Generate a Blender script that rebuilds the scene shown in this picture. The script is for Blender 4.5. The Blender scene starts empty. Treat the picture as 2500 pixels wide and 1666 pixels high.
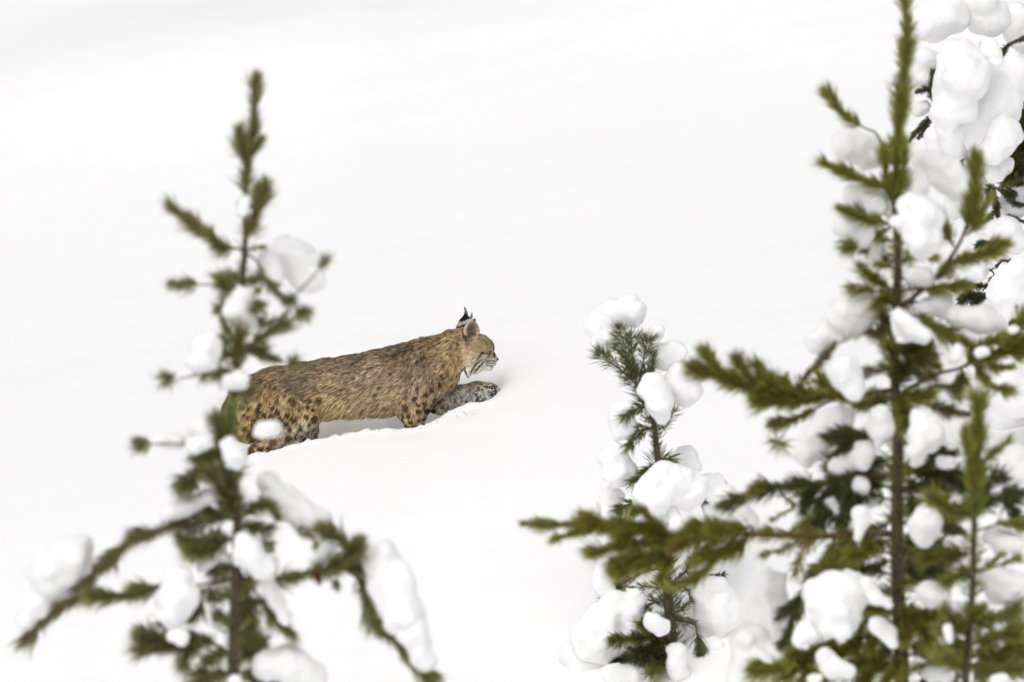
import bpy, math, random
import numpy as np
from mathutils import Vector, kdtree

# ------------------------------------------------------------------ camera, sky, light, exposure
SC = bpy.context.scene
DIST, PITCH, LENS = 34.0, math.radians(7.0), 400.0
FWD = np.array([0.0, math.cos(PITCH), -math.sin(PITCH)])
UPV = np.array([0.0, math.sin(PITCH), math.cos(PITCH)])
RGT = np.array([1.0, 0.0, 0.0])
CAM = -DIST * FWD
cam_data = bpy.data.cameras.new('camera')
cam_data.lens = LENS; cam_data.sensor_width = 36.0
cam_data.clip_start = 0.5; cam_data.clip_end = 3000.0
cam_data.dof.use_dof = True; cam_data.dof.focus_distance = DIST
cam_data.dof.aperture_fstop = 4.2
cam = bpy.data.objects.new('camera', cam_data)
SC.collection.objects.link(cam)
cam.location = CAM; cam.rotation_euler = (math.pi / 2 - PITCH, 0, 0)
SC.camera = cam

SUN_EL, SUN_AZ = math.radians(53), math.radians(200)     # soft bright patch of the overcast, behind the viewer
world = bpy.data.worlds.new('World'); SC.world = world; world.use_nodes = True
wn = world.node_tree; wn.nodes.clear()
sky = wn.nodes.new('ShaderNodeTexSky'); sky.sky_type = 'NISHITA'; sky.sun_disc = False
sky.sun_elevation = SUN_EL; sky.sun_rotation = SUN_AZ
sky.air_density = 1.0; sky.dust_density = 4.0; sky.ozone_density = 1.0
hsv = wn.nodes.new('ShaderNodeHueSaturation'); hsv.inputs['Saturation'].default_value = 0.08
bg = wn.nodes.new('ShaderNodeBackground'); bg.inputs['Strength'].default_value = 0.12
wo = wn.nodes.new('ShaderNodeOutputWorld')
wn.links.new(sky.outputs[0], hsv.inputs['Color']); wn.links.new(hsv.outputs[0], bg.inputs['Color'])
wn.links.new(bg.outputs[0], wo.inputs['Surface'])
sun_d = bpy.data.lights.new('sun', 'SUN'); sun_d.energy = 1.0; sun_d.angle = math.radians(70); sun_d.color = (1.0, 0.975, 0.95)
sun = bpy.data.objects.new('sun', sun_d); SC.collection.objects.link(sun)
sdir = Vector((math.sin(SUN_AZ) * math.cos(SUN_EL), math.cos(SUN_AZ) * math.cos(SUN_EL), math.sin(SUN_EL)))
sun.rotation_euler = sdir.to_track_quat('Z', 'Y').to_euler()
sun.location = (0, 0, 30)
vs = SC.view_settings
vs.view_transform = 'Standard'; vs.look = 'None'; vs.gamma = 1.0; vs.use_curve_mapping = False
vs.exposure = -0.11
SC.cycles.use_denoising = True
SC.cycles.max_bounces = 10; SC.cycles.diffuse_bounces = 8
SC.cycles.transparent_max_bounces = 4

# ------------------------------------------------------------------ helpers
rng = np.random.default_rng(7)
COL = SC.collection
PXM = 0.09 / 2500.0                              # metres per photo pixel per metre of distance

def P(sx, sy, d):                                # a photo point at distance d, as a place in the world
    return CAM + d * FWD + d * PXM * ((sx - 1250.0) * RGT - (sy - 833.0) * UPV)

def perlin(p, seed=0):
    p = np.asarray(p, dtype=np.float64)
    i = np.floor(p).astype(np.int64); f = p - i
    u = f * f * f * (f * (f * 6 - 15) + 10)
    out = 0.0
    for dx in (0, 1):
        for dy in (0, 1):
            for dz in (0, 1):
                h = ((i[..., 0] + dx) * 73856093) ^ ((i[..., 1] + dy) * 19349663) ^ ((i[..., 2] + dz) * 83492791) ^ (seed * 2654435 + 977)
                h = (h ^ (h >> 13)) * 1274126177 & 0x7fffffff
                h = h ^ (h >> 15)
                g = np.stack([(h & 255), (h >> 8) & 255, (h >> 16) & 255], -1) / 127.5 - 1.0
                d = (g[..., 0] * (f[..., 0] - dx) + g[..., 1] * (f[..., 1] - dy) + g[..., 2] * (f[..., 2] - dz))
                w = (u[..., 0] if dx else 1 - u[..., 0]) * (u[..., 1] if dy else 1 - u[..., 1]) * (u[..., 2] if dz else 1 - u[..., 2])
                out = out + w * d
    return out

def mesh_np(name, co, faces, mat, parent=None, smooth=False, col=None):
    me = bpy.data.meshes.new(name)
    co = np.ascontiguousarray(co, dtype=np.float32); faces = np.ascontiguousarray(faces, dtype=np.int32)
    k = faces.shape[1]
    me.vertices.add(len(co)); me.vertices.foreach_set('co', co.ravel())
    me.loops.add(faces.size); me.loops.foreach_set('vertex_index', faces.ravel())
    me.polygons.add(len(faces)); me.polygons.foreach_set('loop_start', np.arange(0, faces.size, k, dtype=np.int32))
    if smooth: me.polygons.foreach_set('use_smooth', np.ones(len(faces), dtype=bool))
    if col is not None:
        a = me.color_attributes.new('col', 'FLOAT_COLOR', 'POINT')
        c4 = np.ones((len(co), 4), dtype=np.float32); c4[:, :3] = col
        a.data.foreach_set('color', c4.ravel())
    me.update(calc_edges=True)
    if mat: me.materials.append(mat)
    o = bpy.data.objects.new(name, me); COL.objects.link(o)
    if parent: o.parent = parent
    return o

def surface_nets(f, org, h):
    s = f < 0
    nx, ny, nz = f.shape
    acc = np.zeros((nx - 1, ny - 1, nz - 1, 3), np.float32); cnt = np.zeros((nx - 1, ny - 1, nz - 1), np.float32)
    def sl(o): return tuple(slice(o[a], (nx, ny, nz)[a] - 1 + o[a]) for a in range(3))
    corners = [(i, j, k) for i in (0, 1) for j in (0, 1) for k in (0, 1)]
    for c in corners:
        for a in range(3):
            if c[a]: continue
            c2 = list(c); c2[a] = 1
            f0, f1 = f[sl(c)], f[sl(c2)]
            m = (f0 < 0) != (f1 < 0)
            t = np.where(m, f0 / np.where(m, f0 - f1, 1), 0)
            for b in range(3):
                acc[..., b] += np.where(m, c[b] + (t if b == a else 0), 0)
            cnt += m
    act = cnt > 0
    idx = np.full(act.shape, -1, np.int64); idx[act] = np.arange(act.sum())
    ijk = np.argwhere(act)
    co = org + (ijk + acc[act] / cnt[act][:, None]) * h
    quads = []
    for a in range(3):
        b, c = (a + 1) % 3, (a + 2) % 3
        s0 = [slice(None)] * 3; s1 = [slice(None)] * 3
        s0[a] = slice(0, -1); s1[a] = slice(1, None)
        A, B = s[tuple(s0)], s[tuple(s1)]
        e = np.argwhere(A != B)
        e = e[(e[:, b] > 0) & (e[:, c] > 0) & (e[:, b] < f.shape[b] - 1) & (e[:, c] < f.shape[c] - 1)]
        inn = A[tuple(e.T)]
        def cell(db, dc):
            q = e.copy(); q[:, b] -= db; q[:, c] -= dc
            return idx[tuple(q.T)]
        q = np.stack([cell(1, 1), cell(0, 1), cell(0, 0), cell(1, 0)], 1)
        q = np.where(inn[:, None], q, q[:, ::-1])
        quads.append(q)
    return co, np.concatenate(quads)

def smin(a, b, k):
    h = np.clip(0.5 + 0.5 * (b - a) / k, 0, 1)
    return b * (1 - h) + a * h - k * h * (1 - h)

def cone_d(p, a, ra, b, rb):
    a = np.asarray(a, float); b = np.asarray(b, float)
    ab = b - a; L = float(ab @ ab)
    t = np.clip(((p - a) @ ab) / L, 0, 1) if L > 1e-12 else np.zeros(p.shape[:-1])
    return np.linalg.norm(p - a - t[..., None] * ab, axis=-1) - (ra + (rb - ra) * t)

def empty(name, loc, label=None, cat=None, group=None):
    o = bpy.data.objects.new(name, None); COL.objects.link(o); o.location = loc
    o.empty_display_size = 0.2
    if label: o['label'] = label
    if cat: o['category'] = cat
    if group: o['group'] = group
    return o

# ------------------------------------------------------------------ materials
def new_mat(name):
    m = bpy.data.materials.new(name); m.use_nodes = True
    return m, m.node_tree, m.node_tree.nodes['Principled BSDF']

def snow_mat(name, fine, strength, sss):
    m, nt, b = new_mat(name)
    b.inputs['Roughness'].default_value = 0.65
    b.inputs['Specular IOR Level'].default_value = 0.25
    tc = nt.nodes.new('ShaderNodeTexCoord')
    n1 = nt.nodes.new('ShaderNodeTexNoise'); n1.inputs['Scale'].default_value = fine; n1.inputs['Detail'].default_value = 5
    n2 = nt.nodes.new('ShaderNodeTexNoise'); n2.inputs['Scale'].default_value = 1.3; n2.inputs['Detail'].default_value = 3
    nt.links.new(tc.outputs['Object'], n1.inputs['Vector']); nt.links.new(tc.outputs['Object'], n2.inputs['Vector'])
    mix = nt.nodes.new('ShaderNodeMix'); mix.data_type = 'RGBA'
    mix.inputs['A'].default_value = (0.94, 0.935, 0.938, 1); mix.inputs['B'].default_value = (0.96, 0.956, 0.958, 1)
    nt.links.new(n2.outputs['Fac'], mix.inputs['Factor']); nt.links.new(mix.outputs['Result'], b.inputs['Base Color'])
    bp = nt.nodes.new('ShaderNodeBump'); bp.inputs['Strength'].default_value = strength; bp.inputs['Distance'].default_value = 0.01
    nt.links.new(n1.outputs['Fac'], bp.inputs['Height']); nt.links.new(bp.outputs['Normal'], b.inputs['Normal'])
    if sss:
        b.inputs['Subsurface Weight'].default_value = sss
        b.inputs['Subsurface Radius'].default_value = (0.02, 0.021, 0.022); b.inputs['Subsurface Scale'].default_value = 1.0
    return m
M_GROUND = snow_mat('snow_ground', 55, 0.12, 0.0)
M_SNOW = snow_mat('snow_clump', 140, 0.35, 0.5)

def attr_mat(name, rough=0.7, spec=0.2, trans=0.0):
    m, nt, b = new_mat(name)
    b.inputs['Roughness'].default_value = rough; b.inputs['Specular IOR Level'].default_value = spec
    at = nt.nodes.new('ShaderNodeAttribute'); at.attribute_name = 'col'
    nt.links.new(at.outputs['Color'], b.inputs['Base Color'])
    if trans:
        t = nt.nodes.new('ShaderNodeBsdfTranslucent'); nt.links.new(at.outputs['Color'], t.inputs['Color'])
        mx = nt.nodes.new('ShaderNodeMixShader'); mx.inputs[0].default_value = trans
        out = nt.nodes['Material Output']
        nt.links.new(b.outputs[0], mx.inputs[1]); nt.links.new(t.outputs[0], mx.inputs[2]); nt.links.new(mx.outputs[0], out.inputs['Surface'])
    return m
M_NEEDLE = attr_mat('pine_needles', 0.45, 0.4, 0.48)
M_FUR = attr_mat('cat_fur', 0.75, 0.15, 0.0)

def bark_mat(name, c1, c2):
    m, nt, b = new_mat(name)
    b.inputs['Roughness'].default_value = 0.9
    tc = nt.nodes.new('ShaderNodeTexCoord')
    mp = nt.nodes.new('ShaderNodeMapping'); mp.inputs['Scale'].default_value = (60, 60, 22)
    n = nt.nodes.new('ShaderNodeTexNoise'); n.inputs['Scale'].default_value = 1.0; n.inputs['Detail'].default_value = 6
    r = nt.nodes.new('ShaderNodeValToRGB'); r.color_ramp.elements[0].color = (*c1, 1); r.color_ramp.elements[1].color = (*c2, 1)
    r.color_ramp.elements[0].position = 0.35; r.color_ramp.elements[1].position = 0.65
    bp = nt.nodes.new('ShaderNodeBump'); bp.inputs['Strength'].default_value = 0.8; bp.inputs['Distance'].default_value = 0.006
    L = nt.links.new
    L(tc.outputs['Object'], mp.inputs['Vector']); L(mp.outputs[0], n.inputs['Vector']); L(n.outputs['Fac'], r.inputs[0])
    L(r.outputs[0], b.inputs['Base Color']); L(n.outputs['Fac'], bp.inputs['Height']); L(bp.outputs[0], b.inputs['Normal'])
    return m
M_BARK = bark_mat('pine_bark', (0.04, 0.029, 0.02), (0.115, 0.08, 0.052))
M_TWIG = bark_mat('twig_bark', (0.07, 0.045, 0.026), (0.17, 0.11, 0.06))

def plain_mat(name, c, rough=0.5, spec=0.5):
    m, nt, b = new_mat(name)
    n = nt.nodes.new('ShaderNodeTexNoise'); n.inputs['Scale'].default_value = 300
    mix = nt.nodes.new('ShaderNodeMix'); mix.data_type = 'RGBA'
    mix.inputs['A'].default_value = (*[v * 0.8 for v in c], 1); mix.inputs['B'].default_value = (*[min(1, v * 1.2) for v in c], 1)
    nt.links.new(n.outputs['Fac'], mix.inputs['Factor']); nt.links.new(mix.outputs['Result'], b.inputs['Base Color'])
    b.inputs['Roughness'].default_value = rough; b.inputs['Specular IOR Level'].default_value = spec
    return m

# ------------------------------------------------------------------ where the cat stands
# cat outline units ("u"): 1 u = CU metres; u-plane passes through CATO, x to the right, y downwards
CU = DIST * PXM / 3.18
CATO = P(520 + 1100 / 3.18, 720 + 700 / 3.18, DIST)
def rim_u(x): return 1230 - 0.187 * (x - 280) - 34 * np.exp(-((x - 950) / 420.0) ** 2)
def rim_z(xu):                                   # world height of the near lip of the furrow
    y0 = -0.13
    return CATO[2] + (-(rim_u(xu) - 700) * CU - y0 * math.sin(PITCH)) / math.cos(PITCH)
def sstep(a, b, t):
    t = np.clip((t - a) / (b - a), 0, 1); return t * t * (3 - 2 * t)

SLOPE = 0.25
def ground_z(X, Y, fine=True):
    X = np.asarray(X, float); Y = np.asarray(Y, float)
    xu = (X - CATO[0]) / CU + 1100
    yl = Y - CATO[1]
    dx = X - (CATO[0] + 150 * CU)
    zr = rim_z(1250 + 9 * np.tanh(dx / 9.0) / CU)
    up = SLOPE * (yl + 0.13)
    up = up - 0.13 * np.logaddexp(0, (-0.5 - yl) * 6) / 6
    up = np.where(yl > 40, SLOPE * 40.13 + (yl - 40) * 0.12, up)
    z = zr + np.maximum(up, -2.9 + 0.08 * (yl + 10))
    bank = sstep(-17, -32, yl)
    z = z * (1 - bank) + (CAM[2] - 1.6) * bank
    q = np.stack([X, Y, np.zeros_like(X)], -1)
    z = z + 0.05 * perlin(q * 0.55 + 3.1, 1) * sstep(0.3, 1.4, np.abs(yl)) + 0.012 * perlin(q * 1.9, 2) * sstep(0.25, 0.8, np.abs(yl))
    z = z + 0.10 * np.exp(-((X + 1.05) / 0.8) ** 2 - ((yl - 3.3) / 0.6) ** 2) + 0.10 * np.exp(-((X - 0.9) / 1.3) ** 2 - ((yl - 3.2) / 0.7) ** 2)
    if fine:
        rip = q * np.array([2.2, 7.0, 1.0])
        z = z + 0.0035 * perlin(rip, 3) + 0.0018 * perlin(q * 16, 4)
        # the furrow ploughed by the cat
        n1 = perlin(q * 9, 5); n2 = perlin(q * 28, 6); n3 = perlin(q * 75, 16)
        e = 0.022 * n1 + 0.012 * n2 + 0.006 * n3
        paw = sstep(1700, 1900, xu)
        back = 0.155 - 0.075 * paw; front = -0.115 + 0.07 * paw
        m = sstep(front - 0.035 + e, front + 0.02 + e, yl) * (1 - sstep(back - 0.03 + e, back + 0.07 + 0.09 * paw + e, yl))
        m = m * sstep(-230, 60, xu + e * 1500) * (1 - sstep(2110, 2290, xu + e * 1500))
        dep = 0.088 * (1 - paw) - 0.004 * paw
        z = z * (1 - m) + (zr - dep + 0.012 * n1 + 0.007 * n2) * m
        z = z - 26 * CU * np.exp(-((xu - 1570) / 170.0) ** 2 - ((yl + 0.14) / 0.09) ** 2) * (1 - m)
        # crumbly lip
        lip = np.exp(-((yl - front + 0.03) / 0.03) ** 2) * sstep(100, 400, xu) * (1 - sstep(2000, 2250, xu))
        z = z + lip * (0.004 + 0.010 * n2 + 0.007 * n3)
    return z

def axis(f0, f1, step, lo, hi, g=1.13):
    a = list(np.arange(f0, f1, step)); s = step; v = a[-1]
    while v < hi: s *= g; v += s; a.append(v)
    s = step; v = a[0]; left = []
    while v > lo: s *= g; v -= s; left.append(v)
    return np.array(left[::-1] + a)
gx = axis(-2.0, 2.0, 0.012, -500, 500); gy = axis(-2.4, 3.4, 0.016, -300, 600)
ff = (gy > CATO[1] - 0.24) & (gy < CATO[1] + 0.28)       # extra rows through the furrow
gy = np.sort(np.concatenate([gy, gy[ff] + 0.008]))
GX, GY = np.meshgrid(gx, gy, indexing='ij')
GZ = ground_z(GX, GY)
nx, ny = GX.shape
ii = np.arange(nx * ny).reshape(nx, ny)
gf = np.stack([ii[:-1, :-1], ii[1:, :-1], ii[1:, 1:], ii[:-1, 1:]], -1).reshape(-1, 4)
ground = mesh_np('snow_slope', np.stack([GX, GY, GZ], -1).reshape(-1, 3), gf, M_GROUND, smooth=True)
ground['kind'] = 'structure'; ground['label'] = 'smooth white snow slope filling the whole background'

# ------------------------------------------------------------------ trees
CROP = {1: (0, 0, 1.0), 2: (0, 150, 1.96), 3: (0, 950, 2.139), 4: (1250, 700, 1.6236), 5: (1900, 0, 1.845),
        6: (1650, 800, 1.8106), 7: (1650, 1200, 2.768), 8: (2100, 0, 1.96), 9: (1850, 700, 2.851), 10: (1250, 1150, 3.038)}
def pts_of(crop, s):
    ox, oy, k = CROP[crop]
    out = []
    for t in s.split():
        v = [float(q) for q in t.split(',')]
        out.append([ox + v[0] / k, oy + v[1] / k] + [q for q in v[2:]])
    return out, k

def catmull(p, n):
    p = np.asarray(p, float)
    if len(p) == 2:
        t = np.linspace(0, 1, n)[:, None]; return p[0] * (1 - t) + p[1] * t
    q = np.vstack([2 * p[0] - p[1], p, 2 * p[-1] - p[-2]])
    seg = np.linalg.norm(np.diff(p, axis=0), axis=1); cum = np.concatenate([[0], np.cumsum(seg)]) / seg.sum()
    t = np.linspace(0, 1, n); i = np.clip(np.searchsorted(cum, t, 'right') - 1, 0, len(p) - 2)
    u = ((t - cum[i]) / (cum[i + 1] - cum[i]))[:, None]
    a, b, c, d = q[i], q[i + 1], q[i + 2], q[i + 3]
    return 0.5 * (2 * b + (c - a) * u + (2 * a - 5 * b + 4 * c - d) * u ** 2 + (3 * b - a - 3 * c + d) * u ** 3)

def tube(path, rad, sides=7, rough=0.0, seed=0):
    path = np.asarray(path); n = len(path)
    tan = np.gradient(path, axis=0); tan /= np.linalg.norm(tan, axis=1)[:, None] + 1e-9
    ref = np.array([0.31, 0.87, 0.38]); b = np.cross(tan, ref); b /= np.linalg.norm(b, axis=1)[:, None] + 1e-9
    c = np.cross(tan, b)
    a = np.linspace(0, 2 * np.pi, sides, endpoint=False)
    ring = b[:, None] * np.cos(a)[None, :, None] + c[:, None] * np.sin(a)[None, :, None]
    r = np.asarray(rad)[:, None] * np.ones((n, sides))
    if rough: r = r * (1 + rough * perlin(path[:, None] * 25 + ring * 1.5, seed))
    co = (path[:, None] + ring * r[..., None]).reshape(-1, 3)
    co = np.vstack([co, path[-1] + tan[-1] * rad[-1], path[0]])
    i = np.arange(n - 1)[:, None] * sides; j = np.arange(sides)[None]; j2 = (j + 1) % sides
    f = np.stack([i + j, i + j2, i + sides + j2, i + sides + j], -1).reshape(-1, 4)
    e = (n - 1) * sides; J = np.arange(sides); J2 = (J + 1) % sides
    cap = np.stack([e + J, e + J2, np.full(sides, n * sides), np.full(sides, n * sides)], 1)
    tri = np.vstack([f[:, [0, 1, 2]], f[:, [0, 2, 3]], cap[:, :3]])
    return co, tri

def needle_mesh(path, t0, length, dens, ang, color, width, tipfan=1.0, yellow=0.25, clump=0.0):
    """needles standing round a shoot; returns vertices, triangles and colours"""
    path = np.asarray(path)
    seg = np.linalg.norm(np.diff(path, axis=0), axis=1); cum = np.concatenate([[0], np.cumsum(seg)]); L = cum[-1]
    n = max(24, int(dens * L * (1 - t0)))
    s = (t0 + (1 - t0) * rng.random(n) ** 0.92) * L
    ntip = max(1, int(26 * tipfan))
    s = np.concatenate([s, L * (1 - 0.02 * rng.random(ntip))]); n = len(s)
    pos = np.stack([np.interp(s, cum, path[:, k]) for k in range(3)], 1)
    tg = np.gradient(path, axis=0); tg /= np.linalg.norm(tg, axis=1)[:, None] + 1e-9
    tan = np.stack([np.interp(s, cum, tg[:, k]) for k in range(3)], 1); tan /= np.linalg.norm(tan, axis=1)[:, None] + 1e-9
    rv = rng.normal(size=(n, 3)); rad = rv - (rv * tan).sum(1)[:, None] * tan; rad /= np.linalg.norm(rad, axis=1)[:, None] + 1e-9
    a = np.radians(ang + rng.normal(0, 13, n)); a[-ntip:] = np.radians(rng.uniform(5, ang + 5, ntip))
    a = np.clip(a, 0.05, 1.9)
    d = np.cos(a)[:, None] * tan + np.sin(a)[:, None] * rad
    ln = length * rng.uniform(0.55, 1.18, n) * (0.82 + 0.25 * np.sin(s * 60 + rng.random()))
    side = np.cross(d, rng.normal(size=(n, 3))); side /= np.linalg.norm(side, axis=1)[:, None] + 1e-9
    bend = tan * 0.16 + np.array([0, 0, -0.05])
    mid = pos + d * (ln * 0.5)[:, None]
    tip = pos + (d + bend) * ln[:, None]
    w = width * rng.uniform(0.75, 1.2, n)[:, None] * 0.5
    co = np.stack([pos, mid + side * w, tip, mid - side * w], 1).reshape(-1, 3)
    i = np.arange(n)[:, None] * 4
    tri = np.concatenate([i + [0, 1, 2], i + [0, 2, 3]], 0)
    base = np.array(color) * np.array([rng.uniform(2.0, 2.3), rng.uniform(2.08, 2.35), rng.uniform(1.8, 2.6)])
    v = rng.uniform(0.6, 1.3, n)[:, None]
    yl = (rng.random(n) < yellow)[:, None] * rng.uniform(0.3, 1.0, n)[:, None]
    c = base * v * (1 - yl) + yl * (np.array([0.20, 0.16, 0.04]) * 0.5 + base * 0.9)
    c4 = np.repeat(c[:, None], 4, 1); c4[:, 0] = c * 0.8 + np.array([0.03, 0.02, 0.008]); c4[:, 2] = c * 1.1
    return co, tri, c4.reshape(-1, 3)

def snow_blob(name, pts, rad, parent, seed, bump=1.0, mat=None, squash=1.0):
    pts = np.asarray(pts); rad = np.asarray(rad)
    rm = float(rad.max()); h = max(0.0045, float(rad.mean()) / 9.0)
    lo = (pts - rad[:, None]).min(0) - 0.5 * rm - 2 * h; hi = (pts + rad[:, None]).max(0) + 0.5 * rm + 2 * h
    ax = [np.arange(lo[k], hi[k] + h, h) for k in range(3)]
    g = np.stack(np.meshgrid(*ax, indexing='ij'), -1)
    f = None
    prs = [(0, 0)] if len(pts) == 1 else [(i, i + 1) for i in range(len(pts) - 1)]
    for i, j in prs:
        d = cone_d(g, pts[i], rad[i], pts[j], rad[j])
        f = d if f is None else smin(f, d, 0.6 * float(min(rad[i], rad[j])))
    rl = float(rad.mean())
    sc = 0.75 / rl
    f = f + bump * rl * (0.62 * perlin(g * sc + seed * 1.7, seed) + 0.24 * perlin(g * sc * 2.1 + seed, seed + 1) + 0.10 * perlin(g * sc * 5.0, seed + 2))
    # undersides sag flat where the load rests on the bough
    co, q = surface_nets(f.astype(np.float32), lo, h)
    if len(q) == 0: return None
    for _ in range(5):                                       # relax the surface, as settling snow does
        acc = np.zeros_like(co); n_ = np.zeros(len(co))
        for a, b in ((0, 1), (1, 2), (2, 3), (3, 0)):
            for i, j in ((a, b), (b, a)):
                for k in range(3): acc[:, k] += np.bincount(q[:, i], co[q[:, j], k], len(co))
                n_ += np.bincount(q[:, i], minlength=len(co))
        co = co * .4 + .6 * acc / n_[:, None]
    return mesh_np(name, co, q, mat or M_SNOW, parent, smooth=True)

class Tree:
    def __init__(self, name, label, cat, d0, color, ndl, group=None, width=0.0025, dens=1500, yellow=0.25, ws=1.0):
        self.ws = ws
        self.d0, self.color, self.ndl, self.width, self.dens, self.yellow = d0, color, ndl, width, dens, yellow
        self.name, self.label, self.cat, self.group = name, label, cat, group
        self.sk = []; self.root = None; self.seed = int(d0 * 100) % 97
    def px(self, w, k, d): return w / k * d * PXM
    def trunk(self, crop, s, r0, r1):
        p, k = pts_of(crop, s)
        p = np.array([q[:2] for q in p])[::-1]               # listed from the top down; built from the ground up
        path = catmull(p, 60)
        W = np.array([P(x, y, self.d0) for x, y in path])
        low = W[0]
        gz = float(ground_z(low[0], low[1], False)) - 0.08
        low_pts = np.array([[low[0] + 0.02 * math.sin(i), low[1] + 0.015 * math.cos(i * 1.7), gz + (low[2] - gz) * i / 10.0] for i in range(10)])
        W = np.vstack([low_pts, W])
        zz = np.linspace(0, 1, len(W))
        hgt = np.concatenate([[0], np.cumsum(np.linalg.norm(np.diff(W, axis=0), axis=1))]); t = hgt / hgt[-1]
        tv = hgt[10] / hgt[-1]
        rad = np.where(t > tv, r0 + (r1 - r0) * (t - tv) / (1 - tv), r0 * (1 + 0.7 * (tv - t) / max(tv, 1e-3)))
        self.root = empty(self.name, (W[0][0], W[0][1], gz + 0.08), self.label, self.cat, self.group)
        self.org = np.array(self.root.location)
        co, f = tube(W, rad, 10, 0.12, 3)
        self.trunk_o = mesh_np('trunk', co - self.org, f, M_BARK, self.root, smooth=True)
        for (x, y) in path: self.sk.append((x, y, self.d0))
        self.trunk_path = W
        return self
    def near(self, x, y):
        a = np.array(self.sk); i = np.argmin((a[:, 0] - x) ** 2 + (a[:, 1] - y) ** 2); return a[i]
    def br(self, crop, s, w, dz=None, dens=1.0, t0=0.05, ang=36, rw=0.004, tip=1.0, col=None, keep=True, yellow=None):
        p, k = pts_of(crop, s)
        xy = [q[:2] for q in p]
        r = self.near(*xy[0])
        if math.hypot(r[0] - xy[0][0], r[1] - xy[0][1]) > 9:
            ln0 = math.hypot(r[0] - xy[0][0], r[1] - xy[0][1])
            ln1 = sum(math.hypot(xy[i + 1][0] - xy[i][0], xy[i + 1][1] - xy[i][1]) for i in range(len(xy) - 1))
            t0 = max(t0, min(0.92, (ln0 + t0 * ln1) / (ln0 + ln1)))
            xy = [list(r[:2])] + xy
        d_r = r[2]
        lp = sum(math.hypot(xy[i + 1][0] - xy[i][0], xy[i + 1][1] - xy[i][1]) for i in range(len(xy) - 1)) * d_r * PXM
        if dz is None: dz = rng.uniform(-0.6, 0.6) * lp
        n = max(8, int(math.hypot(lp, dz) / 0.012))
        q = catmull(np.array(xy), n)
        tt = np.linspace(0, 1, n)
        dd = d_r + dz * tt ** 1.1
        W = np.array([P(a, b, c) for (a, b), c in zip(q, dd)])
        r0 = max(rw, 0.0045 * lp + 0.002); rad = np.linspace(r0, 0.0016, n)
        co, f = tube(W, rad, 6)
        o = mesh_np('branch', co - self.org, f, M_TWIG, self.root, smooth=True)
        wm = self.ws * self.px(w, k, d_r); length = 1.12 * wm / math.sin(math.radians(ang) * 0.93)
        cap = 0.046 if self.width < .0024 else 0.056
        if length > cap: length = cap; ang = max(ang, min(58, math.degrees(math.asin(min(0.85, wm / length)))))
        co, tri, cc = needle_mesh(W, t0, length, self.dens * dens * 1.6, ang, col or self.color, self.width, tip, self.yellow if yellow is None else yellow)
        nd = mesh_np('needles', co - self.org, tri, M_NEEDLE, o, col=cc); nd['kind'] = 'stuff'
        if keep:
            for (a, b), c in zip(q, dd): self.sk.append((a, b, c))
        return o
    def star(self, crop, s, w, dz=-0.18, **kw):              # a shoot pointing at the viewer
        p, k = pts_of(crop, s); x, y = p[0][:2]
        r = self.near(x, y)
        k0 = CROP[crop]
        mx = (r[0] * 0.35 + x * 0.65, r[1] * 0.35 + y * 0.65 + 6)
        f = lambda a: '%f,%f' % ((a[0] - k0[0]) * k0[2], (a[1] - k0[1]) * k0[2])
        return self.br(crop, f(r) + ' ' + f(mx) + ' ' + f((x, y)), w, dz, rw=.0018, t0=kw.pop('t0', 0.6), ang=kw.pop('ang', 50), **kw)
    def trunk_needles(self, ya, yb, w_m, dens, ang=60):
        t = self.trunk_path
        a = np.array([P(x, y, self.d0) for x, y, d in self.sk[:60] if ya <= y <= yb])
        if len(a) < 2: return
        co, tri, cc = needle_mesh(a, 0, w_m, dens * 2.2, ang, self.color, self.width * 0.9, 0.05, self.yellow)
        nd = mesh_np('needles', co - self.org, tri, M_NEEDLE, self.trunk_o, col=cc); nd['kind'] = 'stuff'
    def snow(self, crop, s, dz=None, bump=1.0):
        p, k = pts_of(crop, s)
        cx = sum(q[0] for q in p) / len(p); cy = sum(q[1] for q in p) / len(p)
        r = self.near(p[0][0], p[0][1]); d = r[2]
        rr = [self.px(q[2], k, d) for q in p]
        if dz is None: dz = -0.55 * max(rr)
        self.seed += 3
        jit = rng.normal(0, 0.25, len(p)) * np.array(rr)
        W = [P(q[0], q[1], d + dz + j) for q, j in zip(p, jit)]
        if len(p) == 1:
            W = [W[0] - np.array([.35 * rr[0], 0, .1 * rr[0]]), W[0] + np.array([.4 * rr[0], .1 * rr[0], .12 * rr[0]])]; rr = [rr[0] * .82, rr[0] * .68]
        W = list(W); n0 = len(W)
        for i in range(n0):                                 # extra lobes so that no clump is a plain ball
            for _ in range(1 + (rng.random() < .5)):
                v = rng.normal(size=3) * np.array([1, .8, .7]); v /= np.linalg.norm(v)
                W.append(W[i] + v * rr[i] * .5); rr.append(rr[i] * rng.uniform(.5, .72)); W.append(W[i]); rr.append(rr[i] * .6)
        W = np.array(W)
        return snow_blob('snow_clump', W - self.org, rr, self.root, self.seed, bump)

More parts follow.
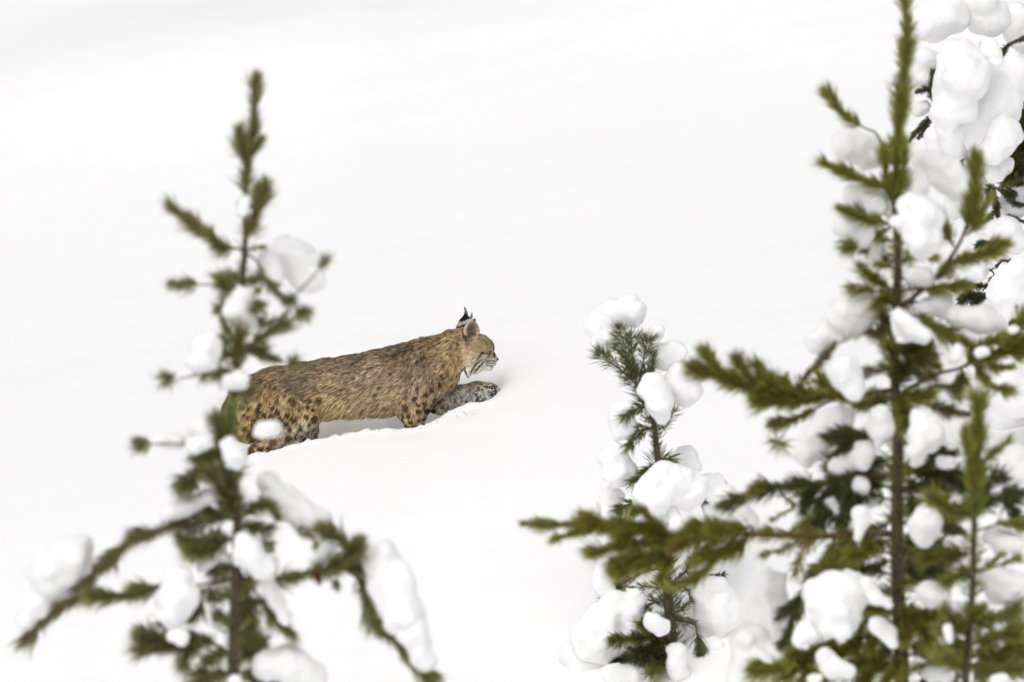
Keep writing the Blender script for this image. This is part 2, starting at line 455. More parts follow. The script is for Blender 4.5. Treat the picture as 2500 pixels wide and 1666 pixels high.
# ---- left pine, out of focus in front of the cat
A = Tree('pine_tree', 'slender blurred young pine in front of the cat\'s hindquarters, snow on its boughs', 'pine tree', 28.6, (0.152, 0.15, 0.06), 0.045, dens=2000, ws=1.28)
A.trunk(1, '625,196 619,318 602,405 599,584 592,691 587,813 572,950 556,1090 562,1160 580,1273 575,1417 570,1642 569,1700', 0.0155, 0.004)
A.br(2, '1200,430 1212,330 1224,100', 34, 0.0, t0=0.1, ang=24, rw=0.003)
A.br(2, '1178,500 1160,420 1148,345', 44, -0.03, dens=1.5, ang=32)
A.br(2, '1185,480 1215,420 1245,378', 26, -0.02, ang=32)
A.br(2, '1182,660 1183,560 1180,470', 40, 0.0, dens=.7, ang=34, keep=False)
A.br(2, '1170,870 1215,760 1268,590', 52, -0.05, dens=1.2, ang=27)
A.br(2, '1165,900 1080,885 1005,850 920,780 840,715', 40, 0.05, t0=0.2, ang=32)
A.br(2, '1130,895 1060,890 1015,835', 36, -0.06, ang=34)
A.br(2, '1185,925 1230,960 1270,1050 1330,1110', 20, -0.1, t0=0.3, dens=.8, ang=22)
A.br(2, '1190,900 1230,890 1260,890', 22, 0.1, dens=.4, ang=50)
A.star(2, '1385,1145', 42, -0.12); A.star(2, '1460,1210', 40, -0.15); A.star(2, '1557,952', 40, -0.16, t0=.8); A.star(2, '1235,1175', 40, -0.14)
A.star(2, '1228,1100', 22, -0.1)
A.br(2, '1160,1085 1070,1070 960,1068 835,1068', 38, 0.08, t0=0.62, ang=38)
A.br(2, '1130,1085 1080,1090 1050,1040', 44, -0.08, t0=.15, ang=40)
A.br(2, '1170,1370 1240,1330 1345,1265', 42, -0.06, t0=0.2, ang=30)
A.br(2, '1170,1390 1230,1390 1305,1425', 34, 0.05, ang=34)
A.br(2, '1140,1490 1135,1420 1150,1310', 46, -0.08, dens=1.5, ang=24, yellow=.6)
A.br(2, '1125,1330 1090,1290 1065,1245', 22, -0.03, ang=30)
A.br(2, '1130,1400 1060,1410 990,1480', 32, -0.05, ang=34)
A.star(2, '800,1522', 42, -0.1, t0=.8); A.star(2, '1405,1440', 36, -0.12, t0=.75)
A.br(3, '1170,330 1000,290 850,285 735,293', 42, -.1, t0=.86, ang=45, rw=.0025)
A.br(3, '1195,450 1160,330 1140,165', 60, -0.05, dens=1.4, ang=26)
A.br(3, '1190,330 1200,240 1205,130', 40, -0.08, ang=26, yellow=.7)
A.br(3, '1190,420 1080,400 960,510', 55, -0.1, dens=1.3, ang=30, t0=.2)
A.br(3, '1170,380 1100,350 1030,365', 40, -0.05, ang=30)
A.br(3, '1225,680 1205,560 1200,430', 85, -0.06, dens=1.8, ang=28)
A.br(3, '1230,640 1150,520 1090,440', 60, -0.1, dens=1.2, ang=30)
A.br(3, '1235,690 1130,650 1020,660 860,730 700,785 580,885 490,975 450,1060 370,1115 270,1165 165,1285', 42, 0.12, t0=0.1, dens=1.2, ang=28, rw=.006)
A.br(3, '1235,980 1060,1020 800,1048 640,1085 480,1080', 42, -0.1, t0=0.42, dens=1.2, ang=30, rw=.005)
A.br(3, '1150,680 1080,640 1040,610', 40, -.05, ang=34)
A.br(3, '1230,790 1120,800 1020,830 950,790', 55, -0.12, t0=.1, dens=1.4, ang=30)
A.br(3, '1180,800 1080,850 1000,850', 40, -0.12, ang=34)
A.br(3, '1245,680 1320,620 1395,575', 44, 0.1, dens=.8, ang=34)
A.br(3, '1320,620 1400,610 1440,655', 30, -0.05, ang=30)
A.br(3, '1245,890 1330,990 1450,1000 1600,972 1740,945 1830,890 1880,800', 36, -0.12, t0=0.25, ang=32, rw=.007)
A.br(3, '1780,935 1850,900 1790,800 1690,745', 50, -0.05, t0=.2, dens=1.4, ang=32)
A.br(3, '1690,950 1790,900 1870,820', 55, -0.12, dens=1.5, ang=32)
A.br(3, '1760,945 1840,930 1900,950', 40, -0.04, dens=1.5, ang=36)
A.br(3, '1820,900 1880,1000 1920,1130 1970,1250 2080,1320 2150,1420 2225,1495', 44, -0.05, t0=0.1, dens=1.3, ang=26)
A.br(3, '1270,720 1360,740 1420,830', 30, .12, dens=.4, ang=60); A.br(3, '1560,720 1640,790 1660,850', 26, .2, dens=.5, ang=50)
A.star(3, '1755,1030', 34, -0.08)
A.br(3, '1255,960 1290,1150 1300,1350', 60, 0.06, dens=1.1, ang=22)
A.br(3, '1250,950 1330,1050 1420,1170 1505,1270', 44, -0.06, t0=.45, ang=30)
A.br(3, '1220,990 1070,1050 1010,1170 900,1225', 45, -0.1, t0=.35, ang=28)
A.br(3, '1210,1390 1080,1320 920,1320 740,1300', 66, -0.12, t0=.2, dens=1.5, ang=30)
A.br(3, '960,1330 850,1350 760,1365', 50, -0.05, ang=34); A.br(3, '1060,1340 990,1370 960,1430', 46, -0.08, ang=34)
A.br(3, '1205,1480 1140,1500 1040,1540', 40, -0.08, ang=40); A.br(3, '1240,1470 1320,1500 1440,1520', 44, .08, ang=40, dens=.8)
A.trunk_needles(1000 * 1 / 1 - 10, 1400, 0.05, 260, 75); A.trunk_needles(1400, 1660, 0.055, 520, 70); A.trunk_needles(590, 830, 0.042, 420, 50); A.trunk_needles(310, 560, 0.04, 420, 34)
def cone(T, crop, pt, tipv, length, col):
    p, k = pts_of(crop, pt); x, y = p[0][:2]; r = T.near(x, y); a = P(x, y, r[2] - .02); v = np.array(tipv, float); v /= np.linalg.norm(v)
    path = np.array([a + v * length * t for t in np.linspace(0, 1, 8)])
    co, tri, cc_ = needle_mesh(path, 0, .011, 5200, 50, col, .0055, .6, 0)
    c2, f2 = tube(path, np.linspace(.006, .003, 8), 7)
    co = np.vstack([co, c2]); tri = np.vstack([tri, f2 + len(cc_)]); cc_ = np.vstack([cc_, np.tile(np.array(col), (len(c2), 1))])
    mesh_np('pine_cone', co - T.org, tri, M_NEEDLE, T.root, col=cc_)
cone(A, 3, '1668,1020', (-.2, -.3, .9), .03, (.17, .045, .025)); cone(A, 2, '1150,1345', (.05, -.4, .9), .04, (.16, .085, .022)); cone(A, 3, '930,1330', (-.8, -.5, .1), .035, (.15, .085, .025))
for c, s, z in ((2, '1350,905,70 1420,960,95 1470,1030,80', .12), (2, '1290,960,50 1310,1030,45', .1), (2, '1155,1130,55 1150,1200,75 1165,1250,55', -.06),
                (2, '985,1350,65 970,1420,75', -.03), (2, '1130,1530,62', -.07), (2, '1178,660,24 1160,720,28', -.05),
                (3, '1370,215,46 1420,205,46', -.2), (3, '1200,290,48 1225,355,58', -.2), (3, '1040,285,58', -.12), (3, '930,275,45 840,265,35', .05),
                (3, '880,650,45 980,610,50 1080,560,40', -.08), (3, '430,800,40 370,880,110 270,960,120', .02), (3, '300,1040,105 200,1120,70 140,1210,50', .02),
                (3, '930,990,75 920,1100,100 890,1180,65', -.1), (3, '1275,800,50 1300,860,80 1370,930,65', -.18), (3, '1400,1030,48 1450,1120,42 1490,1210,28', -.06),
                (3, '1400,480,60 1480,590,80 1620,690,85', -.02), (3, '1650,900,38 1710,850,50', -.1), (3, '1990,900,90 2060,1050,110 2110,1200,100', -.02),
                (3, '2150,1280,80 2220,1420,55', -.02), (3, '900,1290,35 945,1300,42', -.12), (3, '1400,1450,80 1520,1440,95 1620,1500,80', -.05), (3, '1225,1520,36', -.1), (3, '1100,890,40 1060,920,40', .05)):
    A.snow(c, s, z)

# ---- right pine, out of focus, tall leader touching the top edge
B = Tree('pine_tree', 'tall blurred pine at right, long spike-like leader reaching the top edge', 'pine tree', 29.6, (0.18, 0.168, 0.038), 0.05, dens=1800, yellow=.22)
B.trunk(1, '2206,4 2214,110 2203,217 2195,325 2184,480 2190,560 2192,650 2189,760 2184,850 2186,940 2192,1060 2191,1190 2191,1350 2194,1463 2200,1600 2202,1720', 0.021, 0.0045)
B.br(5, '572,200 582,110 566,5', 42, 0, dens=1.4, t0=0, ang=22)
B.br(5, '548,480 566,330 580,190', 58, 0, dens=1.6, t0=0, ang=24)
B.br(5, '535,720 545,560 556,420', 56, -.02, dens=1.7, t0=0, ang=22)
B.br(5, '525,930 532,780 545,640', 52, -.02, dens=1.6, t0=0, ang=22)
B.br(5, '520,930 490,820 478,710', 34, -.06, dens=1.4, ang=22); B.br(5, '530,900 560,800 568,720', 32, -.05, ang=22)
B.br(5, '500,660 465,645 440,600 385,575 300,520 222,425', 36, -.12, t0=.42, dens=1.3, ang=24)
B.br(5, '520,880 470,850 350,800 228,745', 38, -.1, t0=.12, dens=1.4, ang=24)
B.br(5, '530,1010 470,1005 400,990 295,945', 40, -.14, t0=.15, dens=1.4, ang=26)
B.br(5, '530,1010 480,1040 410,1075 335,1108', 30, -.05, t0=.15, dens=1.2, ang=24)
B.br(5, '535,1310 460,1275 388,1222', 44, -.2, t0=.25, dens=1.5, ang=26); B.br(5, '535,1330 450,1310 350,1308', 34, -.05, t0=.5, ang=34)
B.br(5, '535,1220 500,1200 455,1195', 28, -.1, t0=.3, ang=36)
B.br(5, '535,1390 480,1350 445,1370', 40, -.08, ang=34)
B.br(5, '538,1400 620,1330 710,1250 790,1140 840,1040 880,860 890,700', 56, -.14, t0=.6, dens=1.6, ang=23, rw=.008)
B.br(5, '850,1040 880,950 895,880', 50, -.04, dens=1.3, ang=24)
B.br(5, '790,1110 765,1060 738,992', 42, -.06, dens=1.4, ang=26)
B.br(5, '760,1180 850,1170 930,1140 1020,1102', 56, -.1, t0=.1, dens=1.5, ang=26)
B.br(5, '850,1060 900,1000 935,930', 44, -.05, ang=28)
B.br(5, '640,1310 600,1200 580,1150', 50, .05, dens=.35, ang=60, t0=0)
B.br(5, '690,1270 760,1220 800,1180', 44, -.02, dens=.8, ang=36)
B.br(5, '550,1310 640,1300 740,1300 845,1285', 36, -.05, t0=.35, dens=1.1, ang=32)
B.br(5, '545,1180 620,1160 700,1165', 30, .08, dens=.6, ang=45)
B.br(5, '520,1420 490,1440 460,1500', 36, -.1, ang=36, col=(.1, .09, .03)); B.br(5, '545,1400 650,1440 790,1530', 50, -.05, t0=.3, dens=1.2, ang=32)
B.br(9, '960,380 1000,430 1080,440 1180,400', 110, -.16, t0=.1, dens=2.2, ang=42, col=(.11, .1, .025)); B.br(9, '970,620 950,520 910,420', 90, -.12, dens=1.6, ang=34)
B.br(9, '960,720 1040,560 1130,470', 110, -.1, dens=1.5, ang=38, col=(.09, .09, .03)); B.br(9, '1050,300 1130,500 1240,560', 60, -.02, ang=36, dens=.8)
B.br(9, '1000,740 1080,760 1190,760', 70, -.2, dens=1.5, ang=36); B.br(9, '960,760 1010,860 1030,960', 70, -.22, dens=1.6, ang=30, yellow=.6)
B.br(9, '960,290 900,260 860,180', 50, -.06, ang=34, col=(.09, .07, .03))
B.br(9, '940,720 800,740 650,775 470,770 250,770 0,770', 60, -.25, t0=.12, dens=.9, ang=40, rw=.008)
B.br(6, '470,305 330,265 200,215 75,185', 58, -.12, t0=0, dens=1.5, ang=28)
B.br(6, '300,270 220,220 130,115', 42, -.08, t0=.2, dens=1.3, ang=26); B.br(6, '400,290 330,230 275,155', 40, -.1, dens=1.3, ang=28)
B.br(6, '480,300 420,250 370,185', 46, -.05, dens=1.4, ang=28); B.br(6, '560,310 470,280 400,230', 50, -.1, dens=1.5, ang=30)
B.br(6, '700,310 600,320 500,330 380,330', 44, -.15, t0=.2, dens=1.6, ang=30); B.br(6, '650,300 560,290 480,250', 40, -.05, dens=1.1)
B.br(6, '740,315 690,270 640,240', 44, -.12, dens=1.2); B.br(6, '520,300 570,220 640,150 695,85', 30, .1, dens=.9, ang=34, col=(.1, .075, .03)); B.br(6, '500,290 495,250 490,210', 22, .05)
B.br(6, '690,320 600,370 530,405 430,428', 36, -.05, t0=.25, dens=1.0, ang=34); B.star(6, '455,510', 60, -.12, t0=.9, dens=1.3)
B.br(6, '960,470 850,475 760,475 675,480', 40, .05, t0=.25, dens=1.2, ang=32, col=(.08, .08, .03)); B.br(6, '800,490 760,530 710,560', 36, .05, col=(.08, .08, .03))
B.br(6, '960,650 800,660 660,690 540,700 400,715 250,775', 46, .12, t0=.15, dens=1.2, ang=30, col=(.085, .095, .03), rw=.006)
for s in ('800,670 760,740 740,830', '760,680 690,760 650,840', '700,690 640,780 600,860', '780,700 800,760 780,800', '650,700 590,740 570,800', '720,690 700,800 720,850'):
    B.br(6, s, 46, -.04, dens=1.3, ang=32, col=(.065, .075, .028), yellow=.1)
B.br(6, '420,715 360,700 330,730', 30, -.05); B.br(6, '470,740 520,790 440,840', 20, -.05, dens=.5)
B.br(6, '970,915 800,910 640,922 480,918 330,915 160,920 0,930 -160,905 -330,900', 44, -.25, t0=.05, dens=.7, ang=44, rw=.011, tip=0)
for s, w in (('330,915 230,890 120,890 10,940', 56), ('180,920 80,900 -30,960', 52), ('330,920 260,980 150,1010', 50)):
    B.br(6, s, w, -.05, dens=1.5, ang=30)
for s, w in (('620,925 560,980 540,1060', 44), ('700,925 690,1000 640,1050', 50), ('800,915 770,1000 700,1060', 56), ('560,925 470,985 400,1000', 34)):
    B.br(6, s, w, .04, dens=.5, ang=46)
B.br(6, '860,910 850,980 800,1010', 50, -.1, ang=38); B.br(6, '480,918 540,880 590,840', 34, .04, dens=.5, ang=50)
for s, w, z in (('620,1000 480,940 300,940 150,945 55,940', 30, -.1), ('480,950 330,960 185,995', 28, -.1), ('620,1000 520,890 490,895', 30, -.1), ('640,1010 560,950 430,960 300,925', 40, -.1),
             ('620,1030 480,1020 335,1052', 42, -.16), ('650,1040 560,1090 430,1140', 52, -.16), ('640,1050 560,1060 420,1085', 50, -.14), ('600,1000 540,960 440,985', 40, -.1), ('830,985 740,990 640,1040', 46, -.12),
             ('850,960 800,1010 740,1075', 34, .05), ('900,1030 820,1070 740,1150 645,1180', 32, -.1), ('640,1060 610,1110 590,1160', 36, -.1), ('950,950 880,970 800,960', 44, -.1), ('520,1010 470,1090 420,1110', 44, -.12)):
    B.br(4, s, w * .82, z, dens=1.2, ang=28)
B.br(6, '970,1000 850,985 750,985 640,1060 560,1180 465,1275', 34, .1, t0=.3, dens=.8, ang=30, col=(.08, .08, .03)); B.br(6, '570,1170 520,1290 490,1380', 34, 0, dens=1.0, ang=30, col=(.08, .085, .025))
B.br(7, '1480,780 1380,800 1255,790', 46, -.2, dens=1.6, ang=26); B.br(7, '1500,790 1620,850 1790,850', 90, -.15, dens=1.8, ang=34)
B.br(7, '1520,830 1650,930 1700,1010', 90, -.1, dens=1.3, ang=32); B.br(7, '1490,880 1560,930 1540,1000', 60, -.15, dens=1.4)
B.br(7, '1500,400 1650,480 1800,470', 90, .05, dens=1.4, ang=40, col=(.06, .05, .02), yellow=.1); B.br(7, '1500,560 1620,560 1720,520', 90, .06, dens=1.2, ang=44, col=(.06, .05, .02), yellow=.1)
B.br(7, '1500,300 1620,420 1700,450', 70, .1, dens=1.2, ang=40, col=(.06, .05, .02))
B.br(7, '1460,1060 1300,980 1150,1080 950,1080 760,1170 565,1215', 70, -.2, t0=.2, dens=1.5, ang=30, yellow=.5)
for s, w in (('1100,1080 1050,1000 1000,960', 46), ('1250,1020 1240,950 1280,890', 50), ('1300,1030 1180,1060 1090,1120', 70), ('900,1100 800,1100 770,1150', 60), ('1000,1090 860,1180 760,1240', 60),
             ('1450,1080 1300,1130 1200,1200', 80), ('1460,1150 1350,1200 1280,1290', 80), ('1460,1000 1380,980 1330,1040', 70), ('1480,1100 1500,1180 1420,1280', 60), ('850,1140 900,1230 850,1290', 70), ('1350,1100 1120,1200 1000,1280', 50)):
    B.br(7, s, w, -.06, dens=1.5, ang=32, yellow=.45)
B.br(9, '990,750 1090,690 1250,610 1400,570 1500,520 1650,480 1853,420', 70, -.1, t0=.55, dens=1.3, ang=34, rw=.007)
for s, w in (('1450,560 1560,420 1640,380', 70), ('1520,520 1500,430 1440,380', 60), ('1640,480 1750,380 1830,260', 80), ('1700,470 1800,420 1900,330', 70), ('1500,540 1560,620 1620,690 1730,725', 46), ('1600,520 1650,560 1750,560', 46), ('1750,440 1870,470 1960,460', 56), ('1420,570 1420,650 1400,720', 60)):
    B.br(9, s, w, -.06, dens=1.4, ang=32)
B.br(9, '1000,760 1180,820 1300,860 1440,890', 56, .08, t0=.3, dens=.9, ang=40, col=(.09, .085, .03)); B.br(9, '1200,700 1320,700 1400,760', 60, .1, dens=.7, ang=46, col=(.09, .085, .03))
B.br(9, '980,1290 1120,1300 1300,1320 1420,1400', 80, .1, t0=.2, dens=1.2, ang=38, col=(.055, .06, .022), yellow=.1); B.br(9, '990,1330 1150,1250 1350,1160', 60, .05, t0=.2, dens=1.2, col=(.06, .06, .022), yellow=.1)
B.br(9, '1000,1420 1150,1440 1300,1500 1440,1560', 80, -.05, t0=.3, dens=1.4, ang=34); B.br(9, '980,1380 1080,1420 1180,1380', 60, .04, dens=1.2, col=(.06, .06, .022)); B.br(9, '980,1500 1100,1540 1280,1600', 70, .02, col=(.06, .06, .022))
B.br(9, '1300,1330 1420,1340 1500,1400', 60, .05, dens=1.2, col=(.06, .06, .022))
B.trunk_needles(470, 760, 0.05, 600, 62); B.trunk_needles(760, 950, 0.055, 900, 60); B.trunk_needles(1060, 1300, 0.055, 1100, 72); B.trunk_needles(1300, 1666, 0.06, 700, 70)
for c, s, z in ((5, '600,930,60 640,980,90 650,1070,85', -.22), (5, '525,1000,28 560,1010,30', -.24), (5, '610,800,40 620,850,50', .05), (5, '660,720,55 760,790,75 820,840,60', .25), (5, '320,660,80 400,690,70', .1), (5, '360,880,70 430,920,60', .06),
                (5, '310,1010,70 380,1060,60', .1), (5, '600,1240,40 660,1250,45', -.04), (5, '640,1390,40 740,1380,50', .02), (5, '800,1430,50 920,1440,60 980,1450,45', .0),
                (5, '545,1430,42 570,1480,55 650,1515,38', -.25), (5, '380,1380,95 300,1450,80', .1), (5, '450,1110,30 440,1160,35', .05),
                (9, '640,140,110 600,250,120 430,380,80', .2), (9, '600,600,110 640,660,100 680,720,60', -.3), (9, '850,920,92 860,970,98', -.3), (9, '1150,930,85 1180,1030,110 1110,1150,70', -.32), (9, '1300,1010,60 1350,1090,40', -.3), (9, '1110,1220,48', -.3),
                (9, '1290,1225,50 1340,1225,42', -.3), (9, '720,1200,80 750,1150,75', -.04), (9, '590,1250,90', .02), (9, '730,1400,60 720,1380,60', .0), (9, '560,950,120 430,1050,110 350,1160,90', .25),
                (9, '1370,490,55 1390,430,35', -.15), (9, '1560,455,52', -.2), (9, '1780,300,40', -.2), (9, '1000,230,60 1060,290,55 1160,335,42', -.3), (9, '990,370,30', -.3),
                (7, '1250,150,60 1260,210,50 1230,310,28', -.2), (7, '1680,130,60 1690,220,100 1680,280,85', -.28), (7, '1850,340,42 1920,325,28', -.25),
                (7, '1000,700,130 1150,680,130 1080,850,150', -.3), (7, '880,940,75 830,1010,45', -.3), (7, '1280,620,50 1350,720,45 1440,765,28', -.3), (7, '1130,950,60', -.3), (7, '1360,900,60 1440,960,55 1470,1040,28', -.3),
                (7, '1010,1120,65 1050,1190,70 1160,1210,48', -.32), (7, '940,1270,50', -.3), (7, '1700,680,80 1760,700,80', -.2), (7, '1880,800,60 1930,790,45', -.2), (7, '1900,60,45', -.1),
                (7, '330,60,90 480,230,80', .25), (7, '1720,1230,60 1830,1240,50', .02), (7, '1050,80,50 1130,190,50', .0), (9, '150,1420,60 220,1340,50 330,1330,50', .12)):
    B.snow(c, s, z)
B.snow(7, '640,640,120 600,800,135 640,940,115', .2, 1.2); B.snow(7, '500,1040,130 560,1220,150 440,1290,90', .12, 1.2)

def fill(T, n, y0, y1, l0, l1, w, col, seed, dn=1.0):
    r_ = np.random.default_rng(seed)
    for i in range(n):
        y = y0 + (y1 - y0) * (i + r_.random()) / n; t = np.array(T.sk[:60]); x = t[np.argmin(abs(t[:, 1] - y)), 0]
        sg = 1 if i % 2 else -1; L = r_.uniform(l0, l1); a = r_.uniform(-.5, .45)
        p = [(x, y), (x + sg * L * .5, y - L * .5 * math.sin(a) + 4), (x + sg * L * math.cos(a), y - L * math.sin(a) + r_.uniform(-12, 22))]
        T.br(1, ' '.join('%f,%f' % q for q in p), w * r_.uniform(.8, 1.2), r_.uniform(.02, .22), dens=dn * r_.uniform(.6, 1.1), t0=.15, ang=38, col=tuple(np.array(col) * r_.uniform(.8, 1.25)), yellow=.2)
fill(B, 14, 560, 1000, 50, 110, 21, (.12, .11, .035), 5, .8); fill(B, 34, 960, 1700, 60, 170, 24, (.10, .098, .034), 6)
fill(A, 14, 1240, 1690, 40, 110, 22, (.115, .115, .045), 8, .8); fill(A, 8, 640, 960, 30, 70, 20, (.12, .12, .05), 9, .7)

# ---- slim sapling stem beside the right pine
E = Tree('pine_sapling', 'thin pine sapling with one upright needle plume, just right of the tall pine\'s trunk', 'pine sapling', 29.1, (0.16, 0.162, 0.042), 0.05, dens=1800, yellow=.3)
E.trunk(1, '2391,975 2388,1060 2382,1180 2378,1290 2376,1400 2370,1500 2360,1600 2356,1720', 0.011, 0.004)
E.br(6, '1325,720 1330,540 1340,330', 62, 0, t0=0, dens=1.9, ang=24); E.br(6, '1322,870 1325,760 1330,650', 62, 0, t0=0, dens=1.7, ang=24)
E.br(6, '1320,760 1300,600 1280,470', 40, -.05, ang=24); E.br(6, '1330,620 1400,560 1455,515', 30, -.06, t0=.2, ang=28)
E.br(6, '1330,800 1380,700 1430,660', 50, .1, dens=1.2, col=(.07, .075, .03)); E.br(6, '1330,820 1420,760 1510,740', 50, .1, dens=1.2, col=(.07, .075, .03)); E.br(6, '1430,760 1480,800 1500,850', 40, .05, col=(.07, .075, .03))
E.br(6, '1315,830 1220,810 1140,760', 56, -.08, dens=1.4, ang=28, yellow=.6)
E.br(6, '1325,900 1430,870 1560,870', 40, .06, t0=.35, dens=1.4); E.br(6, '1320,1080 1390,1040 1435,1008', 28, -.05, t0=.3); E.br(6, '1320,1090 1400,1060 1500,1025', 26, -.05, t0=.6)
E.br(6, '1315,1110 1260,1090 1205,1120', 44, -.08, dens=1.3); E.br(6, '1310,1000 1200,1010 1120,1020', 56, -.02, dens=1.5, col=(.12, .115, .03))
for s, w in (('1305,1340 1390,1290 1480,1265', 60), ('1300,1400 1400,1380 1500,1350', 70), ('1300,1450 1420,1450 1539,1400', 66), ('1300,1480 1380,1530 1500,1510', 70), ('1290,1360 1240,1310 1200,1260', 44), ('1300,1330 1310,1290 1350,1250', 44),
             ('1290,1420 1230,1400 1180,1340', 40), ('1300,1500 1440,1500 1580,1460', 70), ('1400,1540 1430,1500 1440,1450', 50), ('1290,1520 1220,1480 1160,1470', 40)):
    E.br(6, s, w, rng.uniform(-.14, .06), dens=1.4, ang=34, yellow=.4)
E.trunk_needles(1280, 1480, .05, 650, 55); E.trunk_needles(1480, 1660, .055, 900, 60)
for c, s, z in ((6, '1390,920,40 1440,950,48 1500,960,45', .06), (6, '1400,1100,60 1440,1150,70 1520,1160,70', .12), (6, '1500,1300,60 1530,1240,60', .1), (6, '1430,1560,40', -.1),
                (6, '1500,640,90 1480,560,80', .35), (6, '1200,1330,24 1210,1380,18', -.05)):
    E.snow(c, s, z)

# ---- small snow-laden pine in the plane of the cat
Cc = Tree('pine_tree', 'small sharp pine bowed under heavy snow, standing right of the cat\'s nose', 'pine tree', 32.3, (0.085, 0.098, 0.036), 0.06, dens=1250, width=.0022, yellow=.25)
Cc.trunk(1, '1552,938 1590,1010 1603,1090 1612,1200 1622,1360 1632,1470 1640,1570 1645,1720', 0.019, 0.006)
for s, w in (('500,395 460,280 425,165', 58), ('500,395 520,300 535,215', 52), ('500,395 430,330 350,275', 50), ('510,390 545,340 560,280', 40), ('495,390 480,300 470,200', 50), ('480,350 440,270 400,235', 40)):
    Cc.br(4, s, w, rng.uniform(-.06, .04), t0=.08, dens=.85, ang=22)
Cc.br(4, '560,480 510,480 460,512', 40, -.06, t0=.15, ang=26, dens=1.1); Cc.br(4, '565,560 520,570 470,625', 44, -.05, t0=.15, ang=26, dens=1.1); Cc.br(4, '585,690 540,740 485,772', 42, -.05, t0=.1, dens=1.3, ang=30)
Cc.br(4, '590,680 630,690 660,715', 40, .05, ang=30, dens=.6); Cc.br(4, '560,470 600,560 640,500', 30, .06, dens=.3, ang=40)
Cc.br(4, '595,840 500,850 440,880', 34, .06, t0=.6, dens=1.2); Cc.br(4, '600,800 700,830 760,855', 20, .1, t0=.85)
Cc.br(10, '1110,720 960,760 820,840 690,950', 60, .08, t0=.3, dens=1.1, ang=26, col=(.035, .04, .02)); Cc.br(10, '1130,880 1010,860 900,880', 80, 0, dens=.5, ang=44); Cc.br(10, '1140,960 1010,1000 960,1100', 90, .05, dens=.5, ang=44)
Cc.br(10, '1150,880 1250,860 1330,900', 80, .1, dens=.5, ang=44); Cc.br(10, '1170,1060 1260,1030 1330,960', 80, .06, dens=.5, ang=44); Cc.br(10, '1170,1100 1280,1120 1370,1140', 70, .06, dens=.6, ang=40)
Cc.br(10, '1180,1080 1340,1110 1380,1250 1410,1400 1440,1560', 56, -.04, t0=.4, dens=1.7, ang=24)
Cc.br(10, '1190,1240 1100,1230 940,1240 750,1265', 70, -.2, t0=.1, dens=1.5, ang=34, col=(.1, .1, .025)); Cc.br(10, '1120,1230 1040,1180 960,1140', 70, -.14, dens=1.3, ang=34, col=(.1, .1, .025)); Cc.br(10, '1150,1240 1060,1300 930,1350', 90, -.08, dens=1.5, col=(.06, .07, .022))
Cc.br(10, '1190,1300 1050,1340 900,1400 760,1450 620,1500', 80, .02, t0=.1, dens=1.5, ang=28, col=(.04, .052, .022)); Cc.br(10, '1180,1400 1080,1420 960,1400', 90, -.08, dens=1.3, col=(.05, .06, .022)); Cc.br(10, '1180,1460 1080,1450 1040,1500', 90, -.2, dens=1.2, ang=50, col=(.11, .12, .025)); Cc.br(10, '1180,1300 1140,1400 1120,1500', 80, -.05, dens=1.1, col=(.04, .05, .022))
Cc.br(10, '1220,1290 1330,1400 1370,1540', 70, .08, dens=.5, ang=40); Cc.br(10, '1240,1500 1420,1540 1580,1500', 60, .2, t0=.7, col=(.04, .045, .02))
Cc.br(10, '1190,820 1290,740 1350,640 1440,580', 70, .25, dens=.7, ang=34, col=(.04, .045, .02)); Cc.br(10, '1190,900 1380,800 1560,770', 30, .3, t0=.7, dens=.6, col=(.04, .045, .02))
Cc.trunk_needles(945, 1160, .055, 700, 42); Cc.trunk_needles(1300, 1600, .065, 620, 58)
for c, s, z in ((4, '400,112,68 465,100,62', .06), (4, '350,150,50 365,220,48', .05), (4, '555,185,46', .05), (4, '620,270,66', .08), (4, '670,360,60 690,410,62', .06), (4, '560,400,60 585,460,55 595,505,32', -.06), (4, '440,500,48 445,560,50', .05),
                (4, '400,680,58 420,730,62', .05), (4, '400,840,52 380,890,45', .06), (4, '560,830,80 610,770,70 700,800,72', -.12), (4, '690,680,52 715,705,32', .1), (4, '790,800,65 820,870,75', .12),
                (4, '390,1080,55 370,1190,50', .04), (4, '600,900,60 640,930,40', -.1), (4, '470,1250,55 420,1330,105 330,1400,95', .02), (4, '300,1480,90 260,1550,60', .04), (4, '560,1335,40 590,1350,34', -.08), (4, '650,1450,38 655,1520,44', -.12), (4, '400,1545,50 480,1540,42', -.1),
                (4, '770,1230,70 820,1290,90 800,1380,70', .05), (4, '810,1450,55 800,1540,45', .05), (4, '840,1110,50 880,1160,45', .25)):
    Cc.snow(c, s, z)

